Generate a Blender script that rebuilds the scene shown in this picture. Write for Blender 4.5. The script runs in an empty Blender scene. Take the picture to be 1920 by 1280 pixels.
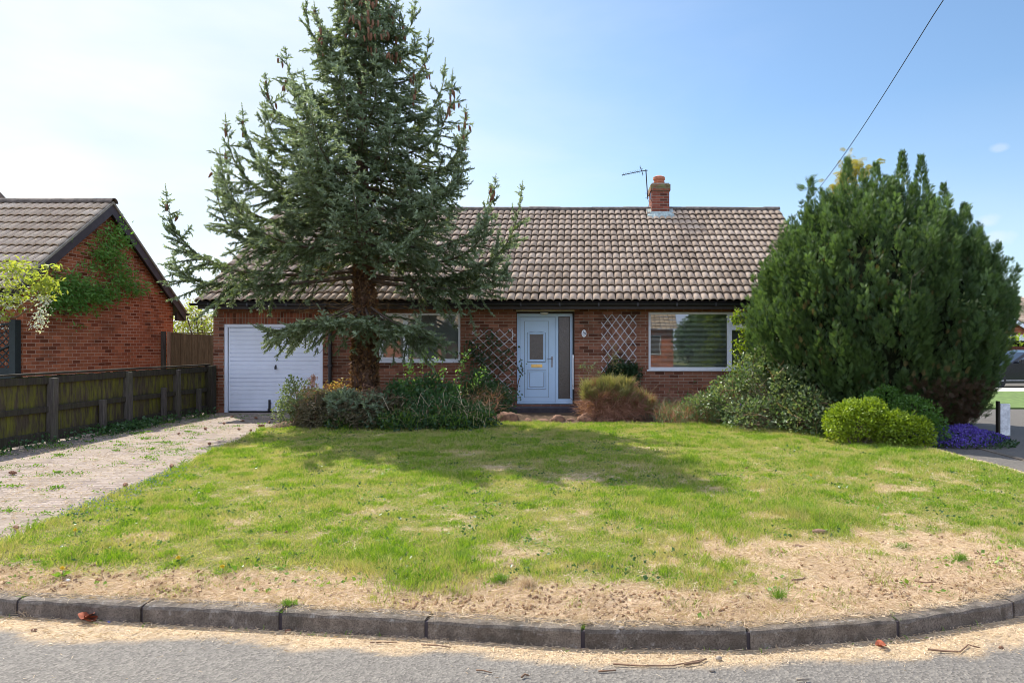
import bpy, math, random
import numpy as np
from math import radians, sin, cos, pi, sqrt
from mathutils import Vector

sc = bpy.context.scene
C = sc.collection
rng = np.random.default_rng(11)
random.seed(5)

# ------------------------------------------------------------------ camera
FPX, PX, PY, CAMZ = 1280.0, 1089.0, 646.0, 1.61
cam = bpy.data.cameras.new("camera")
cam.sensor_width = 36.0
cam.lens = 36.0 * FPX / 1920.0
cam.shift_x = (960.0 - PX) / 1920.0
cam.shift_y = (PY - 640.0) / 1920.0
cam.clip_start, cam.clip_end = 0.05, 2000.0
camo = bpy.data.objects.new("camera", cam); C.objects.link(camo)
camo.location = (0, 0, CAMZ); camo.rotation_euler = (pi/2, 0, 0)
sc.camera = camo

# ------------------------------------------------------------------ sky, sun, exposure
SUN = Vector((-0.60, 0.64, 1.0)).normalized()
sc.view_settings.view_transform = 'Standard'; sc.view_settings.look = 'None'
sc.view_settings.exposure = 0.93; sc.view_settings.gamma = 1.0
w = bpy.data.worlds.new("World"); sc.world = w; w.use_nodes = True
nt = w.node_tree; N = nt.nodes; L = nt.links
bgn = N['Background']; bgn.inputs[1].default_value = 0.15
sky = N.new('ShaderNodeTexSky'); sky.sky_type = 'NISHITA'; sky.sun_disc = False
sky.sun_elevation = math.asin(SUN.z); sky.sun_rotation = math.atan2(SUN.x, SUN.y)
sky.air_density = 1.0; sky.dust_density = 0.8; sky.ozone_density = 3.2
tc = N.new('ShaderNodeTexCoord')
mp = N.new('ShaderNodeMapping'); mp.inputs['Scale'].default_value = (1.2, 1.2, 3.5)
L.new(tc.outputs['Generated'], mp.inputs[0])
cn = N.new('ShaderNodeTexNoise'); cn.inputs['Scale'].default_value = 2.2; cn.inputs['Detail'].default_value = 9
cn.inputs['Roughness'].default_value = 0.55; cn.inputs['Distortion'].default_value = 0.3
L.new(mp.outputs[0], cn.inputs['Vector'])
dt = N.new('ShaderNodeVectorMath'); dt.operation = 'DOT_PRODUCT'
L.new(tc.outputs['Generated'], dt.inputs[0]); dt.inputs[1].default_value = Vector((-0.93, 0.30, 0.10)).normalized()
ma = N.new('ShaderNodeMath'); ma.operation = 'MULTIPLY_ADD'
L.new(cn.outputs[0], ma.inputs[0]); ma.inputs[1].default_value = 0.55; L.new(dt.outputs['Value'], ma.inputs[2])
mr = N.new('ShaderNodeMapRange'); mr.interpolation_type = 'SMOOTHSTEP'
mr.inputs['From Min'].default_value = 0.34; mr.inputs['From Max'].default_value = 1.15
mr.inputs['To Min'].default_value = 0.0; mr.inputs['To Max'].default_value = 0.85
L.new(ma.outputs[0], mr.inputs[0])
# low haze whitening near the horizon
sp = N.new('ShaderNodeSeparateXYZ'); L.new(tc.outputs['Generated'], sp.inputs[0])
hz = N.new('ShaderNodeMapRange'); hz.inputs['From Min'].default_value = 0.0; hz.inputs['From Max'].default_value = 0.32
hz.inputs['To Min'].default_value = 0.34; hz.inputs['To Max'].default_value = 0.0
L.new(sp.outputs['Z'], hz.inputs[0])
mx0 = N.new('ShaderNodeMath'); mx0.operation = 'MAXIMUM'; L.new(mr.outputs[0], mx0.inputs[0]); L.new(hz.outputs[0], mx0.inputs[1])
# a few small fair-weather puffs low on the right
pn = N.new('ShaderNodeTexNoise'); pn.inputs['Scale'].default_value = 26; pn.inputs['Detail'].default_value = 5
mp2 = N.new('ShaderNodeMapping'); mp2.inputs['Scale'].default_value = (1, 1, 1.6); L.new(tc.outputs['Generated'], mp2.inputs[0]); L.new(mp2.outputs[0], pn.inputs['Vector'])
mrv = N.new('ShaderNodeMapRange'); mrv.inputs['From Min'].default_value = .3; mrv.inputs['From Max'].default_value = .6; mrv.inputs['To Min'].default_value = .55; L.new(cn.outputs[0], mrv.inputs[0])
prev = mx0
for (px, py, r) in ((1880, 447, .022), (1856, 411, .018), (1874, 277, .010)):
    v = Vector(((px-PX)/FPX, 1, -(py-PY)/FPX)).normalized()
    dd = N.new('ShaderNodeVectorMath'); dd.operation = 'SUBTRACT'; L.new(tc.outputs['Generated'], dd.inputs[0]); dd.inputs[1].default_value = v
    dm = N.new('ShaderNodeVectorMath'); dm.operation = 'MULTIPLY'; L.new(dd.outputs[0], dm.inputs[0]); dm.inputs[1].default_value = (1, 1, 1.9)
    dl = N.new('ShaderNodeVectorMath'); dl.operation = 'LENGTH'; L.new(dm.outputs[0], dl.inputs[0])
    q = N.new('ShaderNodeMapRange'); q.inputs['From Min'].default_value = r*1.5; q.inputs['From Max'].default_value = r*.3; L.new(dl.outputs['Value'], q.inputs[0])
    qq = N.new('ShaderNodeMath'); qq.operation = 'MULTIPLY'; L.new(q.outputs[0], qq.inputs[0]); L.new(pn.outputs[0], qq.inputs[1])
    q3 = N.new('ShaderNodeMapRange'); q3.inputs['From Min'].default_value = .05; q3.inputs['From Max'].default_value = .45; q3.inputs['To Max'].default_value = .40; L.new(qq.outputs[0], q3.inputs[0])
    mm = N.new('ShaderNodeMath'); mm.operation = 'MAXIMUM'; L.new(prev.outputs[0], mm.inputs[0]); L.new(q3.outputs[0], mm.inputs[1]); prev = mm
mix = N.new('ShaderNodeMixRGB'); L.new(prev.outputs[0], mix.inputs[0]); tn = N.new('ShaderNodeMixRGB'); tn.blend_type = 'MULTIPLY'; tn.inputs[0].default_value = 1; tn.inputs[2].default_value = (.95, 1.04, 1.04, 1); L.new(sky.outputs[0], tn.inputs[1]); L.new(tn.outputs[0], mix.inputs[1])
cvar = N.new('ShaderNodeTexNoise'); cvar.inputs['Scale'].default_value = 1.6; cvar.inputs['Detail'].default_value = 6; L.new(mp.outputs[0], cvar.inputs['Vector'])
cr = N.new('ShaderNodeValToRGB'); cr.color_ramp.elements[0].position = .38; cr.color_ramp.elements[0].color = (.74, .84, .98, 1); cr.color_ramp.elements[1].position = .6; cr.color_ramp.elements[1].color = (1, 1, 1.02, 1); L.new(cvar.outputs[0], cr.inputs[0])
cs = N.new('ShaderNodeVectorMath'); cs.operation = 'SCALE'; cs.inputs['Scale'].default_value = 5.9; L.new(cr.outputs[0], cs.inputs[0]); L.new(cs.outputs[0], mix.inputs[2])
# unseen sky behind the camera brightened as added fill, sky over the house dimmed
bk = N.new('ShaderNodeMapRange'); bk.interpolation_type = 'SMOOTHSTEP'; bk.inputs['From Min'].default_value = .35; bk.inputs['From Max'].default_value = -.45
L.new(sp.outputs['Y'], bk.inputs[0])
gn = N.new('ShaderNodeMapRange'); gn.inputs['To Min'].default_value = .64; gn.inputs['To Max'].default_value = 1.0; L.new(bk.outputs[0], gn.inputs[0])
sc1 = N.new('ShaderNodeVectorMath'); sc1.operation = 'SCALE'; L.new(mix.outputs[0], sc1.inputs[0]); L.new(gn.outputs[0], sc1.inputs['Scale'])
rear_fill = N.new('ShaderNodeMath'); rear_fill.operation = 'MULTIPLY'; L.new(bk.outputs[0], rear_fill.inputs[0]); L.new(mrv.outputs[0], rear_fill.inputs[1])
mix2 = N.new('ShaderNodeMixRGB'); L.new(rear_fill.outputs[0], mix2.inputs[0]); L.new(sc1.outputs[0], mix2.inputs[1]); mix2.inputs[2].default_value = (4.3, 4.9, 6.6, 1)
L.new(mix2.outputs[0], bgn.inputs[0])
sc.cycles.filter_width = 0.9; sc.cycles.use_denoising = True; sc.cycles.use_adaptive_sampling = False; sc.cycles.sample_clamp_indirect = 4.0; sc.cycles.caustics_reflective = False
sd = bpy.data.lights.new("sun", 'SUN'); sd.energy = 4.2; sd.angle = radians(0.6); sd.color = (1, .95, .87)
so = bpy.data.objects.new("sun", sd); C.objects.link(so); so.rotation_euler = SUN.to_track_quat('Z', 'Y').to_euler()
so.location = (-20, 20, 30)

# ------------------------------------------------------------------ helpers
def P(px, py, Y):
    return Vector(((px-PX)*Y/FPX, Y, CAMZ-(py-PY)*Y/FPX))
ORG = {}
def tag(o, label=None, cat=None, group=None, kind=None):
    if label: o['label'] = label
    if cat: o['category'] = cat
    if group: o['group'] = group
    if kind: o['kind'] = kind
    return o
def thing(name, label, cat, loc=(0, 0, 0), group=None):
    o = bpy.data.objects.new(name, None); C.objects.link(o)
    o.location = loc; o.empty_display_size = .1
    ORG[o] = np.array(loc, float)
    return tag(o, label, cat, group)
def link(name, me, mat, parent, smooth=False):
    if mat: me.materials.append(mat)
    if smooth:
        me.polygons.foreach_set('use_smooth', np.ones(len(me.polygons), bool))
    o = bpy.data.objects.new(name, me); C.objects.link(o)
    if parent is not None:
        o.parent = parent
    return o
def org(parent, V):
    a = np.asarray(V, float).reshape(-1, 3)
    p = parent; off = np.zeros(3)
    while p is not None:
        if p in ORG: off = off + ORG[p]
        p = p.parent
    return a - off
def mesh_np(name, V, F, mat, parent=None, smooth=False, attrs=None, loc=None):
    """V (n,3); F list of int arrays (m,k)"""
    V = org(parent, V)
    if loc is not None: V = V - np.array(loc)
    if not isinstance(F, (list, tuple)): F = [F]
    F = [f for f in F if len(f)]
    me = bpy.data.meshes.new(name)
    me.vertices.add(len(V)); me.vertices.foreach_set('co', V.astype(np.float32).ravel())
    nl = sum(f.size for f in F); npoly = sum(len(f) for f in F)
    me.loops.add(nl); me.loops.foreach_set('vertex_index', np.concatenate([f.ravel() for f in F]).astype(np.int32))
    me.polygons.add(npoly)
    tot = np.concatenate([np.full(len(f), f.shape[1]) for f in F])
    st = np.concatenate([[0], np.cumsum(tot)[:-1]])
    me.polygons.foreach_set('loop_start', st.astype(np.int32))
    me.update(calc_edges=True)
    for k, a in (attrs or {}).items():
        at = me.attributes.new(k, 'FLOAT', 'POINT'); at.data.foreach_set('value', np.asarray(a, np.float32))
    o = link(name, me, mat, parent, smooth)
    if loc is not None: o.location = loc; ORG[o] = np.array(loc, float)
    return o
class MB:
    def __init__(s): s.v = []; s.f = []
    def add(s, V, F):
        b = len(s.v); s.v += [tuple(p) for p in V]; s.f += [tuple(b+i for i in f) for f in F]; return s
    def box(s, x0, x1, y0, y1, z0, z1):
        V = [(x, y, z) for z in (z0, z1) for y in (y0, y1) for x in (x0, x1)]
        return s.add(V, [(0, 2, 3, 1), (4, 5, 7, 6), (0, 1, 5, 4), (2, 6, 7, 3), (0, 4, 6, 2), (1, 3, 7, 5)])
    def obox(s, c, ax, ay, az, hx, hy, hz):
        c, ax, ay, az = map(Vector, (c, ax, ay, az)); V = []
        for k in (-1, 1):
            for j in (-1, 1):
                for i in (-1, 1): V.append(c+ax*hx*i+ay*hy*j+az*hz*k)
        return s.add(V, [(0, 2, 3, 1), (4, 5, 7, 6), (0, 1, 5, 4), (2, 6, 7, 3), (0, 4, 6, 2), (1, 3, 7, 5)])
    def bar(s, a, b, wd, th, up=(0, 0, 1)):
        a, b = Vector(a), Vector(b); d = (b-a); l = d.length; d.normalize(); up = Vector(up)
        x = d.cross(up)
        if x.length < 1e-4: x = d.cross(Vector((0, 1, 0)))
        x.normalize(); z = x.cross(d)
        return s.obox((a+b)/2, x, d, z, wd/2, l/2, th/2)
    def tube(s, pts, rad, n=8, cap=True):
        pts = [Vector(p) for p in pts]
        if not hasattr(rad, '__len__'): rad = [rad]*len(pts)
        b = len(s.v); prevx = None
        for i, p in enumerate(pts):
            d = (pts[min(i+1, len(pts)-1)]-pts[max(i-1, 0)]).normalized()
            if prevx is None:
                x = d.cross(Vector((0, 0, 1)))
                if x.length < .05: x = d.cross(Vector((0, 1, 0)))
            else: x = prevx-d*prevx.dot(d)
            x.normalize(); prevx = x; y = d.cross(x)
            for k in range(n):
                a = 2*pi*k/n; s.v.append(tuple(p+(x*cos(a)+y*sin(a))*rad[i]))
        for i in range(len(pts)-1):
            for k in range(n):
                s.f.append((b+i*n+k, b+i*n+(k+1) % n, b+(i+1)*n+(k+1) % n, b+(i+1)*n+k))
        if cap:
            s.f.append(tuple(b+k for k in range(n))[::-1]); s.f.append(tuple(b+(len(pts)-1)*n+k for k in range(n)))
        return s
    def lathe(s, c, prof, n=20, cap=True):
        b = len(s.v)
        for (r, z) in prof:
            for k in range(n): a = 2*pi*k/n; s.v.append((c[0]+r*cos(a), c[1]+r*sin(a), c[2]+z))
        for i in range(len(prof)-1):
            for k in range(n): s.f.append((b+i*n+k, b+i*n+(k+1) % n, b+(i+1)*n+(k+1) % n, b+(i+1)*n+k))
        if cap:
            s.f.append(tuple(b+k for k in range(n))[::-1]); s.f.append(tuple(b+(len(prof)-1)*n+k for k in range(n)))
        return s
    def prism(s, poly, ext):
        """poly: list of 3D points, ext: vector"""
        n = len(poly); e = Vector(ext); V = [Vector(p) for p in poly]+[Vector(p)+e for p in poly]
        F = [tuple(range(n))[::-1], tuple(range(n, 2*n))]+[(i, (i+1) % n, n+(i+1) % n, n+i) for i in range(n)]
        return s.add(V, F)
    def build(s, name, mat, parent=None, smooth=False, bevel=0, loc=None):
        V = org(parent, s.v)
        if loc is not None: V = V - np.array(loc)
        me = bpy.data.meshes.new(name); me.from_pydata(V.tolist(), [], s.f); me.update()
        o = link(name, me, mat, parent, smooth)
        if loc is not None: o.location = loc; ORG[o] = np.array(loc, float)
        if bevel:
            m = o.modifiers.new('bevel', 'BEVEL'); m.width = bevel; m.segments = 2; m.limit_method = 'ANGLE'
        return o
def _h(ix, iy, seed):
    n = (ix.astype(np.int64)*374761393 + iy.astype(np.int64)*668265263 + seed*974634777) & 0xffffffff
    n = ((n ^ (n >> 13))*1274126177) & 0xffffffff
    return ((n ^ (n >> 16)) & 0xffff)/65535.0
def vnoise(x, y, seed=0):
    x = np.asarray(x, float); y = np.asarray(y, float)
    ix = np.floor(x); iy = np.floor(y); fx = x-ix; fy = y-iy
    fx = fx*fx*(3-2*fx); fy = fy*fy*(3-2*fy)
    a = _h(ix, iy, seed); b = _h(ix+1, iy, seed); c = _h(ix, iy+1, seed); d = _h(ix+1, iy+1, seed)
    return (a*(1-fx)+b*fx)*(1-fy)+(c*(1-fx)+d*fx)*fy
def fbm(x, y, seed=0, oct=4):
    s = 0; a = .5; t = 0
    for i in range(oct):
        s = s+a*vnoise(x*2**i, y*2**i, seed+i*7); t += a; a *= .5
    return s/t
def sstep(a, b, x):
    t = np.clip((x-a)/(b-a), 0, 1); return t*t*(3-2*t)
def unit(a):
    return a/np.maximum(np.linalg.norm(a, axis=-1, keepdims=True), 1e-9)
def place(T, F, pos, d, scale, side=None, roll=None):
    """instances of template T (n,3), growth axis z, at pos along d. returns V, F"""
    n = len(pos); d = unit(d)
    if side is None: side = rng.normal(size=(n, 3))
    a = unit(np.cross(side, d)); b = np.cross(d, a)
    scale = np.asarray(scale, float)
    if scale.ndim == 0: scale = np.full(n, scale)
    if scale.ndim == 1: scale = np.stack([scale]*3, 1)
    V = pos[:, None, :] + T[None, :, 0, None]*a[:, None]*scale[:, 0, None, None] + T[None, :, 1, None]*b[:, None]*scale[:, 1, None, None] + T[None, :, 2, None]*d[:, None]*scale[:, 2, None, None]
    FF = (np.arange(n)[:, None, None]*len(T)+F[None]).reshape(-1, F.shape[1])
    return V.reshape(-1, 3), FF
def blades(pos, d, length, width, bend=.35, sag=None):
    """curved tapering blades: 5 verts, 1 quad + 1 tri"""
    n = len(pos); d = unit(d); length = np.broadcast_to(np.asarray(length, float), (n,))[:, None]; width = np.broadcast_to(np.asarray(width, float), (n,))[:, None]
    s = unit(np.cross(d, rng.normal(size=(n, 3))))
    bd = unit(np.stack([rng.normal(size=n), rng.normal(size=n), np.full(n, -.4)], 1)) if sag is None else np.broadcast_to(np.array([0, 0, -1.]), (n, 3))
    m = pos+d*length*.55; t = pos+d*length+bd*length*(bend if sag is None else sag)
    V = np.stack([pos-s*width/2, pos+s*width/2, m+s*width*.4, m-s*width*.4, t], 1).reshape(-1, 3)
    i = np.arange(n)[:, None]*5
    return V, i+np.array([[0, 1, 2, 3]]), i+np.array([[3, 2, 4]])
def merge(parts):
    Vs = []; Q = []; T = []; b = 0
    for V, *Fs in parts:
        Vs.append(V)
        for f in Fs: (Q if f.shape[1] == 4 else T).append(f+b)
        b += len(V)
    out = []
    if Q: out.append(np.concatenate(Q))
    if T: out.append(np.concatenate(T))
    return np.concatenate(Vs), out

# ------------------------------------------------------------------ materials
def newmat(name):
    m = bpy.data.materials.new(name); m.use_nodes = True
    nt = m.node_tree; return m, nt.nodes, nt.links, nt.nodes['Principled BSDF']
def ramp(N, L, fac, stops, interp='LINEAR'):
    r = N.new('ShaderNodeValToRGB'); r.color_ramp.interpolation = interp
    e = r.color_ramp.elements
    while len(e) < len(stops): e.new(.5)
    for i, (p, c) in enumerate(stops): e[i].position = p; e[i].color = (*c, 1)
    L.new(fac, r.inputs[0]); return r.outputs[0]
def noise(N, L, scale, detail=4, rough=.6, vec=None, dist=0):
    n = N.new('ShaderNodeTexNoise'); n.inputs['Scale'].default_value = scale; n.inputs['Detail'].default_value = detail
    n.inputs['Roughness'].default_value = rough; n.inputs['Distortion'].default_value = dist
    if vec is None:
        t = N.new('ShaderNodeTexCoord'); vec = t.outputs['Object']
    L.new(vec, n.inputs['Vector']); return n.outputs[0]
def mixc(N, L, fac, a, b, mode='MIX'):
    m = N.new('ShaderNodeMixRGB'); m.blend_type = mode
    for i, v in ((0, fac), (1, a), (2, b)):
        if isinstance(v, (int, float)): m.inputs[i].default_value = v
        elif isinstance(v, tuple): m.inputs[i].default_value = (*v, 1)
        else: L.new(v, m.inputs[i])
    return m.outputs[0]
def mrange(N, L, v, a, b, c=0., d=1.):
    m = N.new('ShaderNodeMapRange'); L.new(v, m.inputs[0])
    for k, x in zip(('From Min', 'From Max', 'To Min', 'To Max'), (a, b, c, d)): m.inputs[k].default_value = x
    return m.outputs[0]
def bump(N, L, h, B, strength=.5, dist=.01):
    b = N.new('ShaderNodeBump'); b.inputs['Strength'].default_value = strength; b.inputs['Distance'].default_value = dist
    L.new(h, b.inputs['Height']); L.new(b.outputs[0], B.inputs['Normal']); return b
def plain(name, col, rough=.6, var=.15, scale=12, metal=0, bmp=.1, spec=.5):
    m, N, L, B = newmat(name)
    n = noise(N, L, scale, 6)
    c0 = tuple(x*(1-var) for x in col); c1 = tuple(min(1, x*(1+var)) for x in col)
    L.new(ramp(N, L, n, [(.3, c0), (.7, c1)]), B.inputs['Base Color'])
    B.inputs['Roughness'].default_value = rough; B.inputs['Metallic'].default_value = metal
    B.inputs['Specular IOR Level'].default_value = spec
    if bmp: bump(N, L, noise(N, L, scale*6, 4), B, bmp, .004)
    return m
def leafmat(name, cols, trans=.35, rough=.5, tipcol=None, spec=.35, tcol=1.6):
    m, N, L, B = newmat(name)
    g = N.new('ShaderNodeNewGeometry')
    k = len(cols); c = ramp(N, L, g.outputs['Random Per Island'], [(i/(k-1), cols[i]) for i in range(k)])
    n = noise(N, L, 2.2, 3)
    c = mixc(N, L, mrange(N, L, n, .35, .65, 0, .55), c, cols[0])
    if tipcol:
        a = N.new('ShaderNodeAttribute'); a.attribute_name = 'tip'
        c = mixc(N, L, a.outputs['Fac'], c, tipcol)
    L.new(c, B.inputs['Base Color']); B.inputs['Roughness'].default_value = rough
    B.inputs['Specular IOR Level'].default_value = spec
    t = N.new('ShaderNodeBsdfTranslucent')
    tc = mixc(N, L, 1.0, c, (tcol, tcol, tcol*.5), 'MULTIPLY'); L.new(tc, t.inputs[0])
    mx = N.new('ShaderNodeMixShader'); mx.inputs[0].default_value = trans
    L.new(B.outputs[0], mx.inputs[1]); L.new(t.outputs[0], mx.inputs[2])
    L.new(mx.outputs[0], N['Material Output'].inputs[0]); return m
def brickmat(name, c1, c2, mortar, soldier=False, dirt=(.05, .035, .02), lichen=None):
    m, N, L, B = newmat(name)
    t = N.new('ShaderNodeTexCoord'); s = N.new('ShaderNodeSeparateXYZ'); L.new(t.outputs['Object'], s.inputs[0])
    g = N.new('ShaderNodeNewGeometry'); s2 = N.new('ShaderNodeSeparateXYZ'); L.new(g.outputs['True Normal'], s2.inputs[0])
    ab = N.new('ShaderNodeMath'); ab.operation = 'ABSOLUTE'; L.new(s2.outputs['X'], ab.inputs[0])
    gt = N.new('ShaderNodeMath'); gt.operation = 'GREATER_THAN'; gt.inputs[1].default_value = .5; L.new(ab.outputs[0], gt.inputs[0])
    mu = N.new('ShaderNodeMix'); mu.data_type = 'FLOAT'; L.new(gt.outputs[0], mu.inputs[0]); L.new(s.outputs['X'], mu.inputs[2]); L.new(s.outputs['Y'], mu.inputs[3])
    cb = N.new('ShaderNodeCombineXYZ')
    if soldier: L.new(s.outputs['Z'], cb.inputs[0]); L.new(mu.outputs[0], cb.inputs[1])
    else: L.new(mu.outputs[0], cb.inputs[0]); L.new(s.outputs['Z'], cb.inputs[1])
    # slight wobble so courses are not ruled lines
    nz = N.new('ShaderNodeTexNoise'); nz.inputs['Scale'].default_value = 9; L.new(cb.outputs[0], nz.inputs['Vector'])
    vm = N.new('ShaderNodeVectorMath'); vm.operation = 'MULTIPLY_ADD'; L.new(nz.outputs['Color'], vm.inputs[0]); vm.inputs[1].default_value = (.006, .006, 0); L.new(cb.outputs[0], vm.inputs[2])
    b = N.new('ShaderNodeTexBrick'); L.new(vm.outputs[0], b.inputs['Vector'])
    b.inputs['Scale'].default_value = 1; b.inputs['Brick Width'].default_value = .225; b.inputs['Row Height'].default_value = .075
    b.inputs['Mortar Size'].default_value = .0055; b.inputs['Mortar Smooth'].default_value = .25
    b.inputs['Color1'].default_value = (0, 0, 0, 1); b.inputs['Color2'].default_value = (1, 1, 1, 1); b.inputs['Mortar'].default_value = (.5, .5, .5, 1)
    if soldier: b.offset = 0
    col = ramp(N, L, b.outputs['Color'], [(0, tuple(x*.45 for x in c1)), (.18, c1), (.55, c2), (.8, tuple(x*.8 for x in c2)), (1, tuple(x*1.25 for x in c2))])
    n1 = noise(N, L, 90, 5, .7); n2 = noise(N, L, 1.3, 5, .65)
    col = mixc(N, L, mrange(N, L, n1, .35, .7, 0, .5), col, tuple(x*.55 for x in c1))
    col = mixc(N, L, b.outputs['Fac'], col, mortar)
    col = mixc(N, L, mrange(N, L, n2, .48, .72, 0, .55), col, dirt)
    if lichen:
        n3 = noise(N, L, 7, 6, .7)
        zz = mrange(N, L, s.outputs['Z'], lichen[0], lichen[1])
        mu2 = N.new('ShaderNodeMath'); mu2.operation = 'MULTIPLY'; L.new(zz, mu2.inputs[0]); L.new(mrange(N, L, n3, .42, .56), mu2.inputs[1])
        col = mixc(N, L, mu2.outputs[0], col, lichen[2])
    L.new(col, B.inputs['Base Color']); B.inputs['Roughness'].default_value = .9; B.inputs['Specular IOR Level'].default_value = .2
    inv = N.new('ShaderNodeMath'); inv.operation = 'MULTIPLY_ADD'; L.new(b.outputs['Fac'], inv.inputs[0]); inv.inputs[1].default_value = -1; L.new(n1, inv.inputs[2])
    bump(N, L, inv.outputs[0], B, .8, .006)
    return m
def tilemat(name, cols, spots=(.22, .12, .03), dark=(.03, .025, .02)):
    m, N, L, B = newmat(name)
    g = N.new('ShaderNodeNewGeometry'); k = len(cols)
    c = ramp(N, L, g.outputs['Random Per Island'], [(i/(k-1), cols[i]) for i in range(k)])
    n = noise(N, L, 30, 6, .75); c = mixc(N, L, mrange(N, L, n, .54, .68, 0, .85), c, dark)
    at = N.new('ShaderNodeAttribute'); at.attribute_name = 'channel'; c = mixc(N, L, mrange(N, L, at.outputs['Fac'], .1, 1, 0, .85), c, dark)  # channels and lap undersides darkened in the colour, moss plus painted shade
    n2 = noise(N, L, 9, 5, .7); c = mixc(N, L, mrange(N, L, n2, .62, .7, 0, .8), c, spots)
    n4 = noise(N, L, .55, 5, .65); c = mixc(N, L, mrange(N, L, n4, .5, .78, 0, .25), c, dark)
    n3 = noise(N, L, 45, 3, .5); c = mixc(N, L, mrange(N, L, n3, .66, .72, 0, .6), c, (.42, .40, .34))
    L.new(c, B.inputs['Base Color']); B.inputs['Roughness'].default_value = .88; B.inputs['Specular IOR Level'].default_value = .25
    bump(N, L, n, B, .5, .008); return m
M = {}
M['brick'] = brickmat('brick', (.19, .070, .040), (.32, .135, .080), (.35, .27, .20))
M['soldier'] = brickmat('soldier_brick', (.24, .075, .04), (.38, .13, .07), (.34, .27, .2), soldier=True)
M['brick_n'] = brickmat('neighbour_brick', (.40, .11, .05), (.60, .19, .085), (.66, .42, .30))
M['brick_ch'] = brickmat('chimney_brick', (.18, .05, .03), (.30, .09, .055), (.30, .26, .2), lichen=(6.0, 6.25, (.19, .19, .08)))
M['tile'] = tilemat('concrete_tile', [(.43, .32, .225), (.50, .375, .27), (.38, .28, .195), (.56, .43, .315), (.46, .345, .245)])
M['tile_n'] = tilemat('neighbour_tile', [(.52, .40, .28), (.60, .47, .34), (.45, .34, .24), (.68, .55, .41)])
M['ridge'] = plain('ridge_tile', (.12, .095, .075), .9, .6, 9, bmp=.5)
M['mortar'] = plain('verge_mortar', (.30, .26, .2), .95, .3, 20, bmp=.4)
M['flash'] = plain('lead_mortar', (.34, .40, .37), .8, .45, 14, bmp=.5)
M['upvc'] = plain('white_upvc', (.80, .82, .84), .32, .03, 3, bmp=.02)
M['upvc_door'] = plain('door_upvc', (.52, .70, .88), .35, .03, 3, bmp=.02)  # white door: blue of the reflected sky put into the base colour
M['gdoor'] = plain('garage_paint', (.80, .85, .95), .42, .05, 2.2, bmp=.05)
M['black'] = plain('black_plastic', (.018, .018, .02), .35, .3, 10)
M['fascia'] = plain('dark_fascia', (.03, .022, .02), .6, .35, 8, bmp=.2)
M['barge'] = plain('dark_bargeboard', (.055, .042, .045), .6, .3, 6, bmp=.2)
M['metal'] = plain('grey_metal', (.25, .25, .27), .35, .2, 20, metal=.9)
M['darkmetal'] = plain('dark_metal', (.05, .05, .055), .45, .2, 20, metal=.6)
M['brass'] = plain('brass', (.85, .68, .32), .25, .08, 15, metal=.9)
M['terra'] = plain('terracotta', (.42, .15, .08), .85, .25, 12, bmp=.3)
M['beige'] = plain('beige_trim', (.55, .48, .38), .7, .1, 10)
M['lampglass'] = plain('lamp_cover', (.75, .72, .65), .4, .05, 10)
M['blind'] = plain('blind_slat', (.72, .72, .70), .5, .03, 5, bmp=0)
M['blind2'] = plain('beige_blind_slat', (.60, .55, .48), .5, .03, 5, bmp=0)
M['room'] = plain('room_wall', (.35, .33, .30), .9, .1, 3, bmp=0)
M['step'] = plain('step_brick', (.05, .04, .045), .85, .3, 8, bmp=.3)
M['trellis'] = plain('white_trellis', (.62, .63, .66), .5, .15, 18)
M['bark'] = plain('spruce_bark', (.12, .068, .042), .95, .6, 9, bmp=.9)
M['barkgrey'] = plain('limb_bark', (.095, .065, .045), .95, .5, 14, bmp=.6)
M['twig'] = plain('dry_twig', (.20, .12, .07), .9, .4, 12)
M['stem'] = plain('green_stem', (.13, .11, .06), .8, .4, 12)
M['rock'] = plain('rock', (.19, .10, .06), .95, .6, 10, bmp=.9)
M['stone'] = plain('small_stone', (.30, .25, .19), .9, .4, 20, bmp=.5)
M['concrete_post'] = plain('white_post_paint', (.62, .63, .62), .8, .3, 12, bmp=.3)
M['slab'] = plain('pale_pavement', (.42, .39, .36), .9, .2, 4, bmp=.3)
M['carpaint'] = plain('dark_car_paint', (.012, .013, .018), .12, .1, 3, bmp=0)
M['rubber'] = plain('rubber', (.02, .02, .02), .8, .2, 20)
M['cable'] = plain('cable', (.03, .03, .035), .6, .1, 10)
M['leafred'] = plain('dead_leaf_red', (.30, .075, .03), .8, .4, 30)
M['cone'] = plain('cone_brown', (.20, .095, .05), .85, .4, 40, bmp=.5)
M['bluebit'] = plain('blue_plastic', (.02, .09, .5), .4, .05, 10)
M['yellow'] = plain('dandelion_yellow', (.75, .52, .02), .7, .1, 60)
M['petalw'] = leafmat('white_petal', [(.55, .55, .50), (.75, .75, .68)], .4, .6, tcol=1.2)
M['petalp'] = leafmat('pale_petal', [(.45, .38, .36), (.62, .52, .50), (.5, .5, .36)], .4, .6, tcol=1.2)
M['petalv'] = leafmat('violet_petal', [(.07, .045, .30), (.15, .09, .48), (.11, .07, .40), (.20, .16, .42)], .3, .6, tcol=1.1)
M['petalb'] = leafmat('blue_petal', [(.10, .14, .42), (.18, .22, .5)], .3, .6, tcol=1.1)
M['needle'] = leafmat('spruce_needle', [(.038, .062, .017), (.064, .096, .030), (.098, .132, .046), (.052, .076, .020)], .27, .55, tipcol=(.30, .365, .27), tcol=2.3)
M['deadneedle'] = leafmat('dead_needle', [(.16, .09, .045), (.24, .15, .08), (.10, .07, .045)], .3, .7)
M['cypress'] = leafmat('cypress_frond', [(.018, .048, .014), (.050, .100, .030), (.095, .165, .055), (.075, .095, .036), (.12, .185, .075)], .28, .5, tipcol=(.13, .21, .065), tcol=2.1)
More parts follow.
